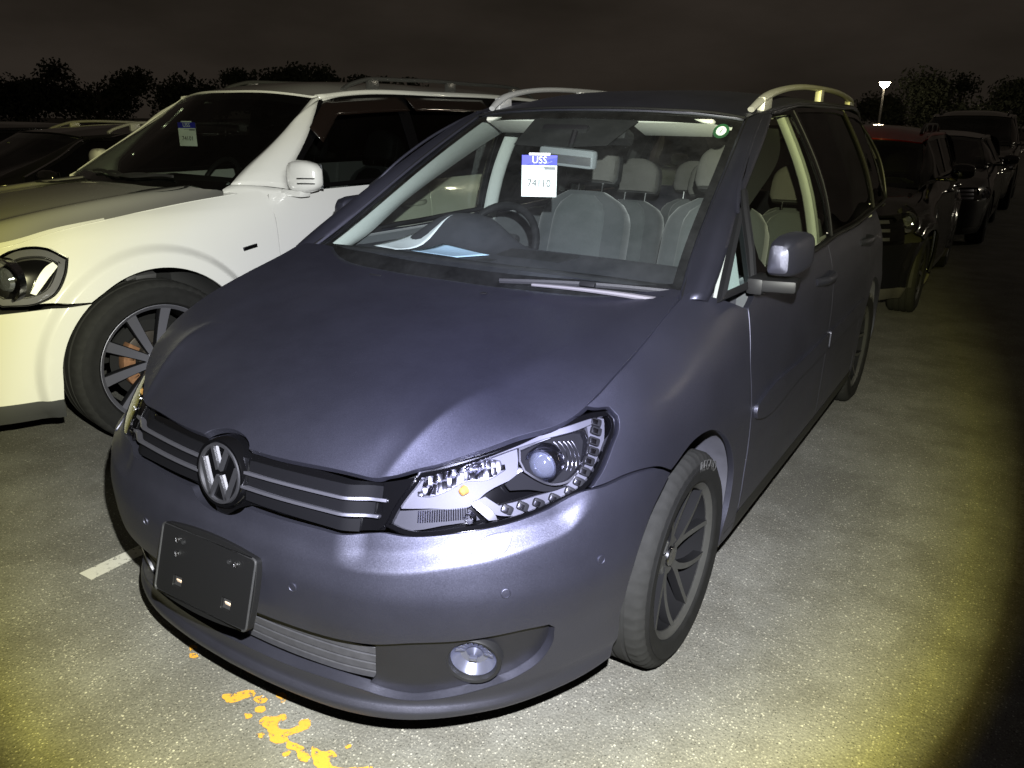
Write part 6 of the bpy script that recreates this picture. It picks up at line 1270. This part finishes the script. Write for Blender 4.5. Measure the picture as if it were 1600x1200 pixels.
lamp_post('tall twin-headed lit lamp post off to the right of the parked row', (24., 28.), 8.0, True, M['lamp_glow_twin'], 900, (1, .90, .70), .35)
# ------------------------------------------------------------------ trees at the edge of the lot
mat('leaf', (.060, .070, .045), .8, noise=(.8, .5)); mat('bark', (.06, .05, .04), .9, noise=(6, .4))
def tree(label, x, y, h, rw, seed, n=8000, leaf=.40):
    g = np.random.default_rng(seed); r_ = empty('tree', (x, y, 0)); tag(r_, label, 'tree', 'trees along the edge of the lot')
    tr = MB().tube([(0, 0, 0), (.1, 0, h*.25), (-.05, .1, h*.5), (.1, 0, h*.75)], [.35, .27, .18, .06], 8)
    cl = []
    for k in range(14):
        a = g.uniform(0, 2*math.pi); rr = rw*math.sqrt(g.uniform(0, .75)); z = h*g.uniform(.38, .90); cl.append((rr*math.cos(a)*(1.15-z/h*.45), rr*math.sin(a)*(1.15-z/h*.45), z, rw*g.uniform(.28, .46)))
        if k < 7: tr.tube([(0, 0, z*.55), (cl[-1][0]*.5, cl[-1][1]*.5, z*.8), cl[-1][:3]], [.12, .08, .03], 6)
    tr.build('trunk', M['bark'], r_)
    V = []; F = []
    for i in range(n):
        c = cl[g.integers(len(cl))]; d = g.normal(size=3); d /= np.linalg.norm(d); p = Q(c[:3])+d*c[3]*g.uniform(.15, .88)*Q((1, 1, .8)); s_ = leaf*g.uniform(.5, 1.1); a = g.normal(size=3); a /= np.linalg.norm(a); b = np.cross(a, g.normal(size=3)); b /= np.linalg.norm(b)
        k = len(V); V += [p-a*s_*.5, p+b*s_*.28, p+a*s_*.5, p-b*s_*.28]; F.append((k, k+1, k+2, k+3))
    mesh_obj('crown', V, F, M['leaf'], r_, False)
for i, (x, y, h, rw, lab) in enumerate([(-62, 36, 5.0, 5.5, 'broad dark tree rising highest on the left skyline'), (-71, 34, 3.7, 5, 'dark tree left of the highest tree on the skyline'), (-78, 28, 3.0, 4.5, 'dark tree at the far left end of the skyline'), (-56, 40, 3.9, 4.5, 'low tree right of the highest skyline tree'), (-51, 43, 4.7, 4, 'rounded tree crown just left of the white SUV roof'), (-46, 44, 4.8, 4, 'rounded tree crown above the white SUV roof'), (-41, 46, 4.3, 4, 'small tree peeking over the white SUV roof rail'),
    (-11.5, 92, 3.4, 5, 'dark tree under the distant lamp'), (-5.2, 82, 5.2, 6, 'dark tree right of the distant lamp'), (.8, 84, 4.6, 6, 'dark tree at the right edge of the skyline')]):
    tree(lab, x, y, h, rw, 40+i)
